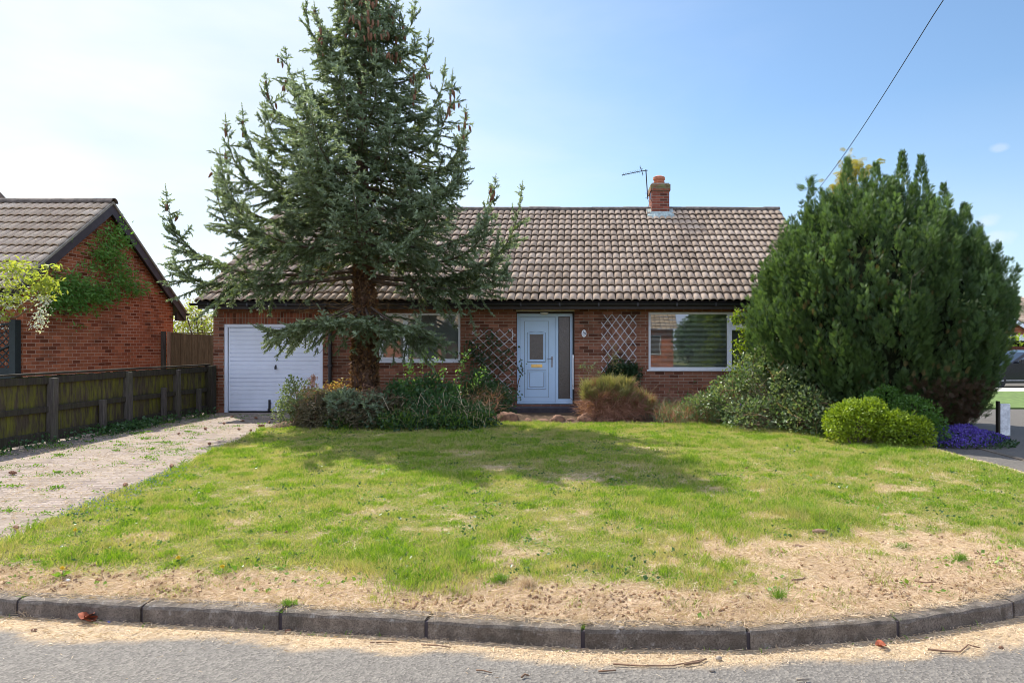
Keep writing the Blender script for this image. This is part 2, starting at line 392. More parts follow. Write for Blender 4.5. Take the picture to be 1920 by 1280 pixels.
M['cypress_in'] = plain('cypress_shade', (.016, .020, .010), 1, .5, 6, bmp=.8, spec=0)
M['gold'] = leafmat('golden_frond', [(.30, .26, .04), (.42, .34, .05), (.20, .22, .04)], .35, .5)
M['ivy'] = leafmat('ivy_leaf', [(.022, .05, .018), (.04, .085, .03), (.06, .11, .04)], .2, .35, tcol=1.8)
M['shrub'] = leafmat('shrub_leaf', [(.035, .085, .028), (.055, .12, .04), (.075, .15, .05), (.045, .09, .04)], .3, .4, tcol=1.8)
M['greyleaf'] = leafmat('grey_green_leaf', [(.12, .17, .09), (.17, .22, .11), (.22, .27, .12), (.13, .15, .10)], .35, .6)
M['box'] = leafmat('golden_box_leaf', [(.13, .20, .015), (.22, .30, .020), (.30, .38, .03), (.16, .23, .02)], .35, .45)
M['boxdark'] = leafmat('green_box_leaf', [(.05, .12, .02), (.075, .16, .024), (.10, .2, .03)], .3, .45)
M['bramble'] = leafmat('bramble_leaf', [(.07, .12, .045), (.12, .18, .07), (.18, .23, .10), (.24, .26, .15), (.09, .16, .04)], .35, .45)
M['wist'] = leafmat('climber_leaf', [(.11, .24, .05), (.17, .34, .07), (.26, .42, .11)], .4, .45)
M['wisty'] = leafmat('young_leaf', [(.28, .32, .05), (.38, .40, .08), (.22, .30, .06)], .5, .5)
M['broom'] = leafmat('broom_shoot', [(.20, .21, .07), (.30, .30, .12), (.40, .30, .15), (.24, .26, .10)], .3, .6)
M['broomdry'] = leafmat('dry_shoot', [(.24, .11, .07), (.38, .19, .125), (.48, .28, .19)], .2, .8)
M['hedge'] = leafmat('bright_hedge', [(.22, .30, .03), (.32, .40, .05)], .4, .5)
M['treeleaf'] = leafmat('far_leaf', [(.05, .10, .03), (.08, .15, .04), (.12, .2, .05)], .3, .5)
M['straw'] = leafmat('straw', [(.46, .33, .205), (.68, .53, .36), (.82, .68, .50), (.34, .21, .12)], .15, .8, tcol=1.2)
M['weed'] = leafmat('weed_leaf', [(.10, .21, .025), (.15, .28, .03), (.24, .33, .05)], .35, .5)

def grassmat():
    m, N, L, B = newmat('grass_blade')
    g = N.new('ShaderNodeNewGeometry'); a = N.new('ShaderNodeAttribute'); a.attribute_name = 'dry'
    gr = ramp(N, L, g.outputs['Random Per Island'], [(0, (.062, .150, .010)), (.4, (.150, .275, .015)), (.75, (.255, .355, .026)), (1, (.36, .41, .065))])
    dr = ramp(N, L, g.outputs['Random Per Island'], [(0, (.40, .31, .15)), (.5, (.52, .43, .22)), (1, (.34, .32, .10))])
    c = mixc(N, L, a.outputs['Fac'], gr, dr)
    L.new(c, B.inputs['Base Color']); B.inputs['Roughness'].default_value = .55; B.inputs['Specular IOR Level'].default_value = .3
    t = N.new('ShaderNodeBsdfTranslucent'); L.new(mixc(N, L, 1., c, (1.5, 1.6, .7), 'MULTIPLY'), t.inputs[0])
    mx = N.new('ShaderNodeMixShader'); mx.inputs[0].default_value = .38; L.new(B.outputs[0], mx.inputs[1]); L.new(t.outputs[0], mx.inputs[2])
    L.new(mx.outputs[0], N['Material Output'].inputs[0]); return m
M['grass'] = grassmat()
def lawnmat():
    m, N, L, B = newmat('lawn_soil')
    a = N.new('ShaderNodeAttribute'); a.attribute_name = 'dry'
    n = noise(N, L, 40, 8, .75); n2 = noise(N, L, 160, 4, .7)
    gr = ramp(N, L, n, [(.3, (.09, .10, .025)), (.55, (.21, .21, .06)), (.75, (.36, .31, .14))])
    dr = ramp(N, L, n, [(.3, (.34, .22, .13)), (.5, (.56, .41, .27)), (.7, (.68, .53, .37))])
    c = mixc(N, L, a.outputs['Fac'], gr, dr)
    s = N.new('ShaderNodeAttribute'); s.attribute_name = 'soil'
    c = mixc(N, L, s.outputs['Fac'], c, ramp(N, L, n, [(.3, (.06, .04, .025)), (.7, (.19, .125, .08))]))
    c = mixc(N, L, mrange(N, L, n2, .55, .7, 0, .35), c, (.10, .065, .035))
    L.new(c, B.inputs['Base Color']); B.inputs['Roughness'].default_value = .95; B.inputs['Specular IOR Level'].default_value = .1
    bump(N, L, n, B, .8, .02); return m
M['lawn'] = lawnmat()
def asphaltmat(name='asphalt', base=.165):
    m, N, L, B = newmat(name)
    t = N.new('ShaderNodeTexCoord')
    v = N.new('ShaderNodeTexVoronoi'); v.inputs['Scale'].default_value = 75; L.new(t.outputs['Object'], v.inputs['Vector'])
    n = noise(N, L, 1.2, 5, .6); n2 = noise(N, L, 210, 3, .7)
    c = ramp(N, L, v.outputs['Color'], [(0, (base*.52, base*.46, base*.39)), (.5, (base*.96, base*.87, base*.75)), (1, (base*1.5, base*1.35, base*1.13))])
    c = mixc(N, L, mrange(N, L, n, .35, .7, 0, .4), c, (base*.75, base*.69, base*.62))
    c = mixc(N, L, mrange(N, L, n2, .5, .75, 0, .4), c, (base*.5, base*.45, base*.39))
    a = N.new('ShaderNodeAttribute'); a.attribute_name = 'dry'
    s = ramp(N, L, n2, [(.3, (.34, .24, .14)), (.7, (.55, .42, .26))])
    c = mixc(N, L, a.outputs['Fac'], c, s)
    L.new(c, B.inputs['Base Color']); B.inputs['Roughness'].default_value = .85; B.inputs['Specular IOR Level'].default_value = .3
    bump(N, L, v.outputs['Distance'], B, .9, .006); return m
M['asphalt'] = asphaltmat()
M['tarmac'] = asphaltmat('tarmac_drive', .13)
def pavermat():
    m, N, L, B = newmat('block_paving')
    t = N.new('ShaderNodeTexCoord'); mp = N.new('ShaderNodeMapping'); L.new(t.outputs['Object'], mp.inputs[0]); mp.inputs['Rotation'].default_value = (0, 0, .0)
    b = N.new('ShaderNodeTexBrick'); L.new(mp.outputs[0], b.inputs['Vector']); b.inputs['Scale'].default_value = 1
    b.inputs['Brick Width'].default_value = .2; b.inputs['Row Height'].default_value = .1; b.inputs['Mortar Size'].default_value = .005
    b.inputs['Color1'].default_value = (0, 0, 0, 1); b.inputs['Color2'].default_value = (1, 1, 1, 1); b.inputs['Mortar'].default_value = (.3, .3, .3, 1)
    c = ramp(N, L, b.outputs['Color'], [(0, (.22, .175, .15)), (.5, (.30, .24, .21)), (1, (.38, .31, .27))])
    n = noise(N, L, 60, 6, .75); n2 = noise(N, L, 1.6, 6, .7); n3 = noise(N, L, 5, 7, .75)
    c = mixc(N, L, b.outputs['Fac'], c, (.12, .095, .065))
    c = mixc(N, L, mrange(N, L, n2, .38, .62, 0, .62), c, ramp(N, L, n, [(.3, (.29, .23, .16)), (.7, (.42, .345, .26))]))
    c = mixc(N, L, mrange(N, L, n3, .58, .68, 0, .6), c, (.20, .15, .11))
    L.new(c, B.inputs['Base Color']); B.inputs['Roughness'].default_value = .9; B.inputs['Specular IOR Level'].default_value = .2
    bump(N, L, mixc(N, L, b.outputs['Fac'], n, (0, 0, 0)), B, 1.0, .012); return m
M['paver'] = pavermat()
def kerbmat():
    m, N, L, B = newmat('kerb_concrete')
    n = noise(N, L, 7, 8, .7); n2 = noise(N, L, 120, 5, .8)
    c = ramp(N, L, n, [(.3, (.10, .085, .066)), (.5, (.19, .162, .132)), (.7, (.33, .285, .235))])
    c = mixc(N, L, mrange(N, L, n2, .45, .62, 0, .8), c, (.06, .045, .035))
    g = N.new('ShaderNodeNewGeometry'); c = mixc(N, L, 1.0, c, ramp(N, L, g.outputs['Random Per Island'], [(0, (.72, .70, .66)), (.5, (1, 1, 1)), (1, (1.0, .96, .88))]), 'MULTIPLY')
    n3 = noise(N, L, 16, 5, .7); c = mixc(N, L, mrange(N, L, n3, .58, .7, 0, .6), c, (.38, .36, .32))
    n5 = noise(N, L, 3.1, 6, .75); c = mixc(N, L, mrange(N, L, n5, .52, .66, 0, .65), c, (.055, .05, .04))
    L.new(c, B.inputs['Base Color']); B.inputs['Roughness'].default_value = .95; B.inputs['Specular IOR Level'].default_value = .15
    bump(N, L, n2, B, .9, .006); return m
M['kerb'] = kerbmat()
def fencemat(name, base, moss, amt):
    m, N, L, B = newmat(name)
    t = N.new('ShaderNodeTexCoord'); mp = N.new('ShaderNodeMapping'); L.new(t.outputs['Object'], mp.inputs[0]); mp.inputs['Scale'].default_value = (30, 30, 3)
    n = noise(N, L, 1, 6, .7, vec=mp.outputs[0]); n2 = noise(N, L, 1.8, 6, .7, vec=None)
    mp2 = N.new('ShaderNodeMapping'); L.new(t.outputs['Object'], mp2.inputs[0]); mp2.inputs['Scale'].default_value = (9, 9, 2.0)
    n3 = noise(N, L, 1, 5, .7, vec=mp2.outputs[0])
    g = N.new('ShaderNodeNewGeometry')
    c = ramp(N, L, n, [(.3, tuple(x*.5 for x in base)), (.7, tuple(x*1.5 for x in base))])
    c = mixc(N, L, mrange(N, L, g.outputs['Random Per Island'], 0, 1, 0, .35), c, tuple(x*.6 for x in base))
    c = mixc(N, L, mrange(N, L, n3, .42, .64, 0, amt), c, moss)
    L.new(c, B.inputs['Base Color']); B.inputs['Roughness'].default_value = .9; B.inputs['Specular IOR Level'].default_value = .15
    bump(N, L, n, B, .6, .006); return m
M['oldwood'] = fencemat('old_fence_wood', (.080, .062, .042), (.17, .17, .018), .75)
M['oldrail'] = fencemat('old_rail_wood', (.052, .043, .034), (.06, .07, .02), .3)
M['postwood'] = fencemat('post_wood', (.10, .085, .075), (.08, .09, .03), .3)
M['panelwood'] = fencemat('panel_wood', (.21, .14, .075), (.13, .09, .05), .5)
M['postpale'] = fencemat('pale_post_wood', (.36, .24, .16), (.25, .16, .1), .3)
M['farfence'] = fencemat('red_brown_fence', (.12, .045, .03), (.10, .04, .03), .3)
M['gatewood'] = plain('dark_green_timber', (.018, .026, .024), .7, .3, 15, bmp=.2)
def glassmat(name, refl=.35, tint=(.75, .8, .8), rough=0.0):
    m, N, L, B = newmat(name); N.remove(B)
    t = N.new('ShaderNodeBsdfTransparent'); t.inputs[0].default_value = (*tint, 1)
    g = N.new('ShaderNodeBsdfGlossy'); g.inputs['Roughness'].default_value = rough; g.inputs[0].default_value = (.95, 1, 1, 1)
    f = N.new('ShaderNodeFresnel'); f.inputs[0].default_value = 1.5
    ad = N.new('ShaderNodeMath'); ad.operation = 'ADD'; ad.use_clamp = True; L.new(f.outputs[0], ad.inputs[0]); ad.inputs[1].default_value = refl
    n = noise(N, L, 1.1, 2, .5); bp = N.new('ShaderNodeBump'); bp.inputs['Strength'].default_value = .12; bp.inputs['Distance'].default_value = .01; L.new(n, bp.inputs['Height']); L.new(bp.outputs[0], g.inputs['Normal'])
    mx = N.new('ShaderNodeMixShader'); L.new(ad.outputs[0], mx.inputs[0]); L.new(t.outputs[0], mx.inputs[1]); L.new(g.outputs[0], mx.inputs[2])
    L.new(mx.outputs[0], N['Material Output'].inputs[0]); return m
M['glass'] = glassmat('window_glass', .17)
M['obscure'] = plain('obscured_glass', (.10, .085, .075), .22, .35, 60, bmp=.6, spec=.8)

# ------------------------------------------------------------------ layout curves
def kerb_y(x):
    x = np.asarray(x, float)
    st = 3.83-.02-.128*(x-.35)
    arc = 9.63-np.sqrt(np.maximum(5.82**2-(np.minimum(x, 6.2)-.5)**2, .01))
    return np.where(x < .4, st, arc)
K0 = []          # kerb stone joints (front-top edge)
KP = [(-3.56, 4.31), (-2.71, 4.21), (-1.81, 4.105), (-.906, 3.986), (.01, 3.855), (.945, 3.838), (1.86, 3.994), (2.72, 4.284)]
for k in range(6, 0, -1): K0.append((-3.56-.915*k*.992, 4.31+.915*k*.125))
K0 += KP
th = math.asin((2.72-.5)/5.82)
for k in range(1, 11):
    a = th+k*.915/5.82
    if a < pi/2: K0.append((.5+5.82*sin(a), 9.72-5.82*cos(a)))
    else: K0.append((6.32, 9.72+(k-6.6)*.9))
K0 = np.array(K0)
def kerb_line(x, y):
    """signed-ish distance behind the kerb line (positive on lawn side)"""
    x = np.asarray(x, float); y = np.asarray(y, float); best = np.full(x.shape, 1e9); sg = np.zeros(x.shape)
    for (a, b) in zip(K0[:-1], K0[1:]):
        d = b-a; l2 = d@d; t = np.clip(((x-a[0])*d[0]+(y-a[1])*d[1])/l2, 0, 1)
        qx = x-(a[0]+t*d[0]); qy = y-(a[1]+t*d[1]); dist = np.hypot(qx, qy)
        s = d[0]*qy-d[1]*qx; m = dist < best; best = np.where(m, dist, best); sg = np.where(m, s, sg)
    return best*np.sign(sg)
DY = [3.0, 4.3, 5.37, 6.5, 8.8, 10.6, 12.5, 14.0, 14.83, 16.2]
DX = [-4.1, -4.3, -4.57, -4.78, -5.15, -5.5, -5.85, -6.1, -6.25, -6.1]
def drive_x(y): return np.interp(y, DY, DX)+.07*(vnoise(np.asarray(y)*2.3, np.asarray(y)*0, 3)-.5)
def border_x(y): return 5.42+.05*np.sin(np.asarray(y)*1.7)
PATCH = [(.0, 8.1, .35), (1.39, 7.4, .28), (.76, 8.8, .3), (-1.6, 9.8, .35), (-2.0, 6.46, .2), (-.56, 5.16, .28), (2.9, 6.08, .35), (1.7, 6.3, .2),
         (-3.1, 6.1, .2), (-1.0, 8.7, .25), (3.4, 7.4, .3), (-.3, 9.3, .3), (2.2, 9.2, .3), (-3.6, 5.5, .22), (.6, 6.2, .16), (4.0, 8.6, .35), (1.0, 10.3, .25)]
def dryness(x, y):
    k = kerb_line(x, y)
    n = fbm(x*1.6, y*1.6, 5); n2 = fbm(x*6, y*6, 9)
    edge = .54+.85*(fbm(x*.9, y*.9, 21)-.5)+.30*sstep(1.0, 2.4, x)*sstep(3.9, 3.0, x)-.25*sstep(3.3, 4.2, x)
    d = sstep(edge+.28, edge-.10, k+.34*(n2-.5))
    e1 = np.hypot((x-1.75)/1.05, (y-5.05)/.62); e2 = np.hypot((x-2.9)/1.0, (y-5.3)/.5)
    d = np.maximum(d, sstep(1.25, .5, np.minimum(e1, e2)+2.0*(n2-.5))*.9)
    for (px, py, r) in PATCH:
        d = np.maximum(d, sstep(1.4, .3, np.hypot(x-px, (y-py)*1.3)/r+2.6*(n2-.5)+1.2*(n-.5))*.62)
    d = np.maximum(d, sstep(.56, .80, n*.35+n2*.65)*.6)
    d = np.maximum(d, sstep(.57, .78, fbm(x*.7, y*.9, 17)*.4+n2*.6)*.35)
    d = np.maximum(d, sstep(.16, .02, border_x(y)-x+.25*(n2-.5))*.9)
    return np.clip(d, 0, 1)
def lawn_z(x, y):
    x = np.asarray(x, float); y = np.asarray(y, float)
    z = .03*(fbm(x*.8, y*.8, 31)-.5)+.012*(fbm(x*6, y*6, 33)-.5)
    z = z*sstep(0, .5, kerb_line(x, y)) + .035*sstep(.1, .9, kerb_line(x, y))
    z = z+.030*(fbm(x*11, y*11, 37)-.5)*sstep(.15, .3, kerb_line(x, y))*sstep(1.6, .9, kerb_line(x, y))
    z = z+.42*np.exp(-(((x+4.25)/1.0)**2+((y-13.7)/.95)**2))
    z = z+.13*np.exp(-((y-14.15)/.16)**2)*sstep(-2.1, -1.7, x)*sstep(.9, .4, x)*(.7+.6*vnoise(x*3, y*3, 44))
    return z
# ------------------------------------------------------------------ ground, road, kerb, driveway
gz = -.16
ground = MB(); ground.add([(-300, -200, gz), (300, -200, gz), (300, 400, gz), (-300, 400, gz)], [(0, 1, 2, 3)])
M['ground'] = plain('earth_and_grass', (.12, .13, .05), .95, .35, 3, bmp=.3)
tag(ground.build('ground', M['ground']), kind='structure')
def grid(x0, x1, y0, y1, sx, sy):
    nx = int((x1-x0)/sx)+1; ny = int((y1-y0)/sy)+1
    X, Y = np.meshgrid(np.linspace(x0, x1, nx), np.linspace(y0, y1, ny))
    i = np.arange(nx*ny).reshape(ny, nx)
    F = np.stack([i[:-1, :-1], i[:-1, 1:], i[1:, 1:], i[1:, :-1]], -1).reshape(-1, 4)
    return X.ravel(), Y.ravel(), F
# road (fine sheet near the kerb carries the litter mask)
x, y, F = grid(-9, 9, -9, 12, .05, .05)
k = kerb_line(x, y)
n2 = fbm(x*5, y*5, 40); n1 = fbm(x*1.3, y*1.3, 41)
lit = sstep(-.04-.36*n1, .02-.30*n1, k+.20*(n2-.5))
keep = (k < .12)
rz = np.full(len(x), -.107)+.006*(fbm(x*2, y*2, 3)-.5)
fk = keep[F].any(1)
tag(mesh_np('road', np.stack([x, y, rz], 1), F[fk], M['asphalt'], attrs={'dry': lit*(.72+.28*sstep(.35, .6, fbm(x*25, y*25, 77)))}), kind='structure')
rr = MB(); rr.add([(-60, -9, -.118), (60, -9, -.118), (60, -5.5, -.118), (-60, -5.5, -.118)], [(0, 1, 2, 3)])
rr.add([(-60, -9, -.112), (-9, -9, -.112), (-9, 5.6, -.112), (-60, 5.6, -.112)], [(0, 1, 2, 3)]).add([(9, -9, -.112), (60, -9, -.112), (60, 6, -.112), (9, 6, -.112)], [(0, 1, 2, 3)])
tag(rr.build('road_beyond', M['asphalt']), kind='structure')
# lawn sheet
x, y, F = grid(-6.9, 6.4, 3.7, 16.3, .045, .045)
dxx = drive_x(y); k = kerb_line(x, y)
ok = (x > dxx-.02) & (x < border_x(y)+.04) & (k > .10)
fk = ok[F].all(1)
z = lawn_z(x, y); dr = dryness(x, y)
bedy = 12.55+.25*(fbm(x*1.2, x*0, 50)-.5)
soil = np.maximum(sstep(bedy-.1, bedy+.15, y)*sstep(5.2, 4.9, x), 0)
soil = np.where((x > -1.9) & (x < .6), sstep(13.55, 13.85, y), soil)
tag(mesh_np('lawn', np.stack([x, y, z], 1), F[fk], M['lawn'], smooth=True, attrs={'dry': dr, 'soil': soil}), kind='structure')
# driveway
x, y, F = grid(-9.0, -4.2, 3.9, 16.3, .06, .06)
k = kerb_line(x, y); ok = (k > -.03) & (x < drive_x(y)+.35)
dz = np.where(y < 5.6, np.interp(y, [4.2, 5.6], [-.10, .0]), 0)-.006+.012*(fbm(x*.9, y*.9, 61)-.5)
dz = np.where(x < -5.0, dz, dz-.004)
tag(mesh_np('driveway', np.stack([x, y, dz], 1), F[ok[F].all(1)], M['paver'], smooth=True), kind='structure')
tag(MB().box(-30, -8.75, 6.6, 40, gz, -.02).build('neighbour_yard', M['ground']), kind='structure')
# kerb stones
kb = MB(); NSEG = 14
for i in range(len(K0)-1):
    a, b = K0[i], K0[i+1]
    if a[0] < -4.6: continue
    d = (b-a)/np.linalg.norm(b-a); nn = np.array([-d[1], d[0]]); gap = .009+.004*random.random()
    a2 = a+d*gap; b2 = b-d*gap; dzz = random.uniform(-.004, .004); off = random.uniform(-.005, .005)
    prof = [(0.0, -.16), (.004, -.022), (.012, -.007), (.028, 0), (.125, 0.002), (.125, -.16)]
    V = []; F = []
    for s in range(NSEG+1):
        p = a2+(b2-a2)*s/NSEG
        # chipped, slightly irregular arrises
        for j, (o, zz) in enumerate(prof):
            jj = random.uniform(-.0045, .003) if j in (1, 2, 3) else 0
            q = p+nn*(o+off+jj); V.append((q[0], q[1], zz+dzz+jj+.001))
    m = len(prof)
    for s in range(NSEG):
        for j in range(m-1): F.append((s*m+j, (s+1)*m+j, (s+1)*m+j+1, s*m+j+1))
    F.append(tuple(range(m))); F.append(tuple(NSEG*m+j for j in range(m))[::-1])
    kb.add(V, F)
tag(kb.build('kerb', M['kerb']), kind='structure')
kj = MB()
for i in range(len(K0)-1):
    a, b = K0[i], K0[i+1]
    if a[0] < -4.6: continue
    d = (b-a)/np.linalg.norm(b-a); nn = np.array([-d[1], d[0]]); a3 = a+nn*.012; b3 = b+nn*.012; a4 = a+nn*.118; b4 = b+nn*.118
    kj.prism([(a3[0], a3[1], -.16), (b3[0], b3[1], -.16), (b4[0], b4[1], -.16), (a4[0], a4[1], -.16)], (0, 0, .148))
tag(kj.build('kerb_bedding', M['step']), kind='structure')
# ground to the right: tarmac drive, verge, pavement, side road
sdx = MB(); sdx.prism([(5.40, 5.6, -.125), (5.40, 7.4, -.012), (5.40, 17.2, -.012), (5.40, 17.2, gz), (5.40, 5.6, gz)], (11.6, 0, 0))
tag(sdx.build('side_driveway', M['tarmac']), kind='structure')
tag(MB().box(5.9, 45, 17.2, 23.2, gz, .03).build('far_verge', plain('mown_grass', (.10, .155, .03), .9, .4, 6, bmp=.5)), kind='structure')
tag(MB().box(5.9, 45, 23.2, 25.2, gz, .02).build('far_pavement', M['slab']), kind='structure')
tag(MB().box(5.9, 45, 25.2, 30.5, gz, -.06).build('far_road', M['tarmac']), kind='structure')

# ------------------------------------------------------------------ roofs
def tile_slope(x0, x1, E, R, roll=.18, gauge=.345, amp=.052, verge=True):
    """one pitched slope. E=(y,z) of eave, R=(y,z) of ridge; returns V, quads (each tile an island of 2 rolls)"""
    E = np.array(E, float); R = np.array(R, float); S = R-E; sl = np.linalg.norm(S); v = S/sl
    nrm = np.array([-v[1], v[0]]);
    if nrm[1] < 0: nrm = -nrm
    ncol = int(round((x1-x0)/(roll*2))); w_ = (x1-x0)/ncol; nrow = int(round(sl/gauge)); g = sl/nrow
    K = 25; u = np.linspace(0, 1, K); prof = amp*np.abs(np.sin(u*2*pi))**.55
    prof = np.where((u == 0) | (u == 1) | (u == .5), -.004, prof)
    Vs = []; Q = []; b = 0; CH_ = []
    for r in range(nrow):
        for c in range(ncol):
            jx = random.gauss(0, .003); jn = random.gauss(0, .003); jv = random.gauss(0, .004)
            xs = x0+(c+u)*w_+jx
            rows = []
            for (vv, nn) in ((r*g+.075+jv, .0), (r*g-.030+jv, .036), (r*g-.022+jv, .058), ((r+1)*g+.02, .0)):
                nn2 = prof+nn+jn if vv > r*g+.1 else prof+nn+jn
                if nn == -.004: nn2 = prof+nn+jn
                rows.append(np.stack([xs, E[0]+v[0]*vv+nrm[0]*nn2, E[1]+v[1]*vv+nrm[1]*nn2], 1))
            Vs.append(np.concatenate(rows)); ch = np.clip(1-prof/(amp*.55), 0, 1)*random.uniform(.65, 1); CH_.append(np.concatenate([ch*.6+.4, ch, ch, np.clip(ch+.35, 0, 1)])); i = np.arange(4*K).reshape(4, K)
            Q.append(np.stack([i[:-1, :-1], i[:-1, 1:], i[1:, 1:], i[1:, :-1]], -1).reshape(-1, 4)+b); b += 4*K
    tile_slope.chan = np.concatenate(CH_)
    return np.concatenate(Vs), np.concatenate(Q)
def roof_slab(x0, x1, E, R, th=.10, drop=.012):
    m = MB(); (ey, ez), (ry, rz) = E, R
    m.prism([(x0, ey, ez-drop), (x0, ry, rz-drop), (x0, ry, rz-th-drop), (x0, ey, ez-th-drop+.04)], (x1-x0, 0, 0)); return m
def ridge_line(x0, x1, y, z, r=.12, seg=.45):
    m = MB(); n = int((x1-x0)/seg)
    for i in range(n):
        a = x0+(x1-x0)*i/n; b = x0+(x1-x0)*(i+1)/n+.006; dz = random.gauss(0, .004); V = []; F = []
        for j, (xx, rr) in enumerate(((a, r*.93+.004), (a+.02, r+.002), (b, r*1.0), (b, r*.8))):
            for k in range(9):
                t = pi*k/8; V.append((xx, y+rr*1.05*cos(t), z-.05+dz+rr*.95*sin(t)))
        for j in range(3):
            for k in range(8): F.append((j*9+k, j*9+k+1, (j+1)*9+k+1, (j+1)*9+k))
        F.append(tuple(range(9))); m.add(V, F)
    return m

# ------------------------------------------------------------------ BUNGALOW
Yw = 16.2
BX0, BX1 = -8.72, 5.62
house = thing('bungalow', 'red brick bungalow with long brown tiled roof and white garage door, behind the lawn', 'bungalow', (-1.5, Yw, 0))
wl = MB(); T = .30; zt = 2.50
GX0, GX1, GZ = -8.47, -6.126, 2.10
LX0, LX1, LZ0, LZ1 = -4.81, -2.86, 1.215, 2.36
OX0, OX1, OZ1 = -1.535, -.15, 2.43
RX0, RX1, RZ0, RZ1 = 1.607, 4.77, 1.02, 2.385
def wb(x0, x1, z0, z1): wl.box(x0, x1, Yw, Yw+T, z0, z1)
wb(BX0, GX0, -.1, zt); wb(GX1, LX0, -.1, zt); wb(LX0, LX1, -.1, LZ0); wb(LX0, LX1, LZ1, zt); wb(LX1, OX0, -.1, zt)
wb(OX0, OX1, OZ1, zt); wb(OX0, OX1, -.1, .17); wb(OX1, RX0, -.1, zt); wb(RX0, RX1, -.1, RZ0); wb(RX0, RX1, RZ1, zt); wb(RX1, BX1, -.1, zt)
wb(GX0, GX1, 2.36, zt)
RY, RZr = 20.2, 5.57          # ridge
EY, EZ = 15.8, 2.60           # eave
BY = 2*RY-Yw                  # back wall
for xx in (BX0, BX1-T):
    wl.box(xx, xx+T, Yw+T, BY, -.1, zt)
    wl.prism([(xx, Yw+.02, zt), (xx, BY-.02, zt), (xx, RY, RZr-.32)], (T, 0, 0))
wl.box(BX0, BX1, BY, BY+T, -.1, zt)
wl.build('wall', M['brick'], house)
sld = MB().box(GX0, GX1, Yw-.003, Yw+T-.01, GZ, 2.36); lint = sld.build('lintel', M['soldier'], house)
MB().box(BX0+T, BX1-T, Yw+T, BY, -.06, -.02).build('floor', M['room'], house)
MB().box(BX0+T+.01, BX1-T-.01, Yw+1.6, Yw+1.65, 0, 2.45).build('inner_wall', M['room'], house)
# roof
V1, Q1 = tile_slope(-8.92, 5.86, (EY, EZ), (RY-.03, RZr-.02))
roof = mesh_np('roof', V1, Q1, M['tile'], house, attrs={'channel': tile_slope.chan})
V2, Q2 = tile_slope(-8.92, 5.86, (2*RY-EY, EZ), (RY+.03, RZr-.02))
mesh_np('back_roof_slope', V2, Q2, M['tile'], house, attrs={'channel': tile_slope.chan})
s = roof_slab(-8.90, 5.84, (EY+.03, EZ), (RY, RZr-.02)); s.v += []; s2 = roof_slab(-8.90, 5.84, (2*RY-EY-.03, EZ), (RY, RZr-.02)); s.add(s2.v, s2.f)
s.build('roof_deck', M['fascia'], house)
ridge_line(-8.92, 5.86, RY, RZr+.05).build('ridge_tile', M['ridge'], house, smooth=False)
# verge mortar
vm = MB()
for xx in (-8.935, 5.84):
    for (ey, sgn) in ((EY, 1), (2*RY-EY, -1)):
        vm.prism([(xx, ey, EZ-.02), (xx, RY, RZr-.03), (xx, RY, RZr+.02), (xx, ey, EZ+.03)], (.035, 0, 0))
vm.build('verge', M['mortar'], house)
# soffit, fascia, gutter
MB().box(-8.86, 5.82, EY+.06, Yw, 2.462, 2.478).build('soffit', M['fascia'], house)
MB().box(-8.88, 5.84, EY+.03, EY+.055, 2.435, 2.60).build('fascia', M['fascia'], house, bevel=.003)
bb = MB()
for xx in (-8.90, 5.80):
    bb.prism([(xx, EY+.06, 2.44), (xx, EY+.06, EZ-.01), (xx, RY, RZr-.05), (xx, RY, RZr-.25)], (.025, 0, 0))
    bb.prism([(xx, 2*RY-EY-.06, 2.44), (xx, RY, RZr-.25), (xx, RY, RZr-.05), (xx, 2*RY-EY-.06, EZ-.01)], (.025, 0, 0))
bb.build('bargeboard', M['fascia'], house)
def gutter(x0, x1, y, z, r=.055):
    m = MB(); V = []; n = 10
    for xx in (x0, x1):
        for rr in (r, r-.004):
            for k in range(n+1):
                t = pi+pi*k/n; V.append((xx, y+rr*cos(t), z+rr*sin(t)))
    F = []
    for k in range(n):
        F.append((k, k+1, 2*(n+1)+k+1, 2*(n+1)+k)); F.append((n+1+k, 3*(n+1)+k, 3*(n+1)+k+1, n+1+k+1))
    for e in (0, 2*(n+1)): F.append(tuple(e+k for k in range(n+1)))
    m.add(V, F); return m
g = gutter(-9.02, 5.95, EY-.035, EZ-.035).build('gutter', M['black'], house, smooth=False)
for xx in np.arange(-8.6, 5.8, .9): MB().box(xx, xx+.03, EY-.092, EY+.03, EZ-.10, EZ-.03).build('gutter_bracket', M['black'], g)
dp = MB().tube([(-5.93, EY-.03, EZ-.08), (-5.93, EY-.03, EZ-.14), (-5.93, EY+.12, 2.42), (-5.93, Yw-.10, 2.30), (-5.93, Yw-.06, 2.2), (-5.93, Yw-.06, .05)], .038, 12)
for zz in (2.0, 1.1, .4): dp.box(-5.985, -5.875, Yw-.10, Yw-.001, zz, zz+.035)
dp.build('downpipe', M['black'], house, smooth=False)
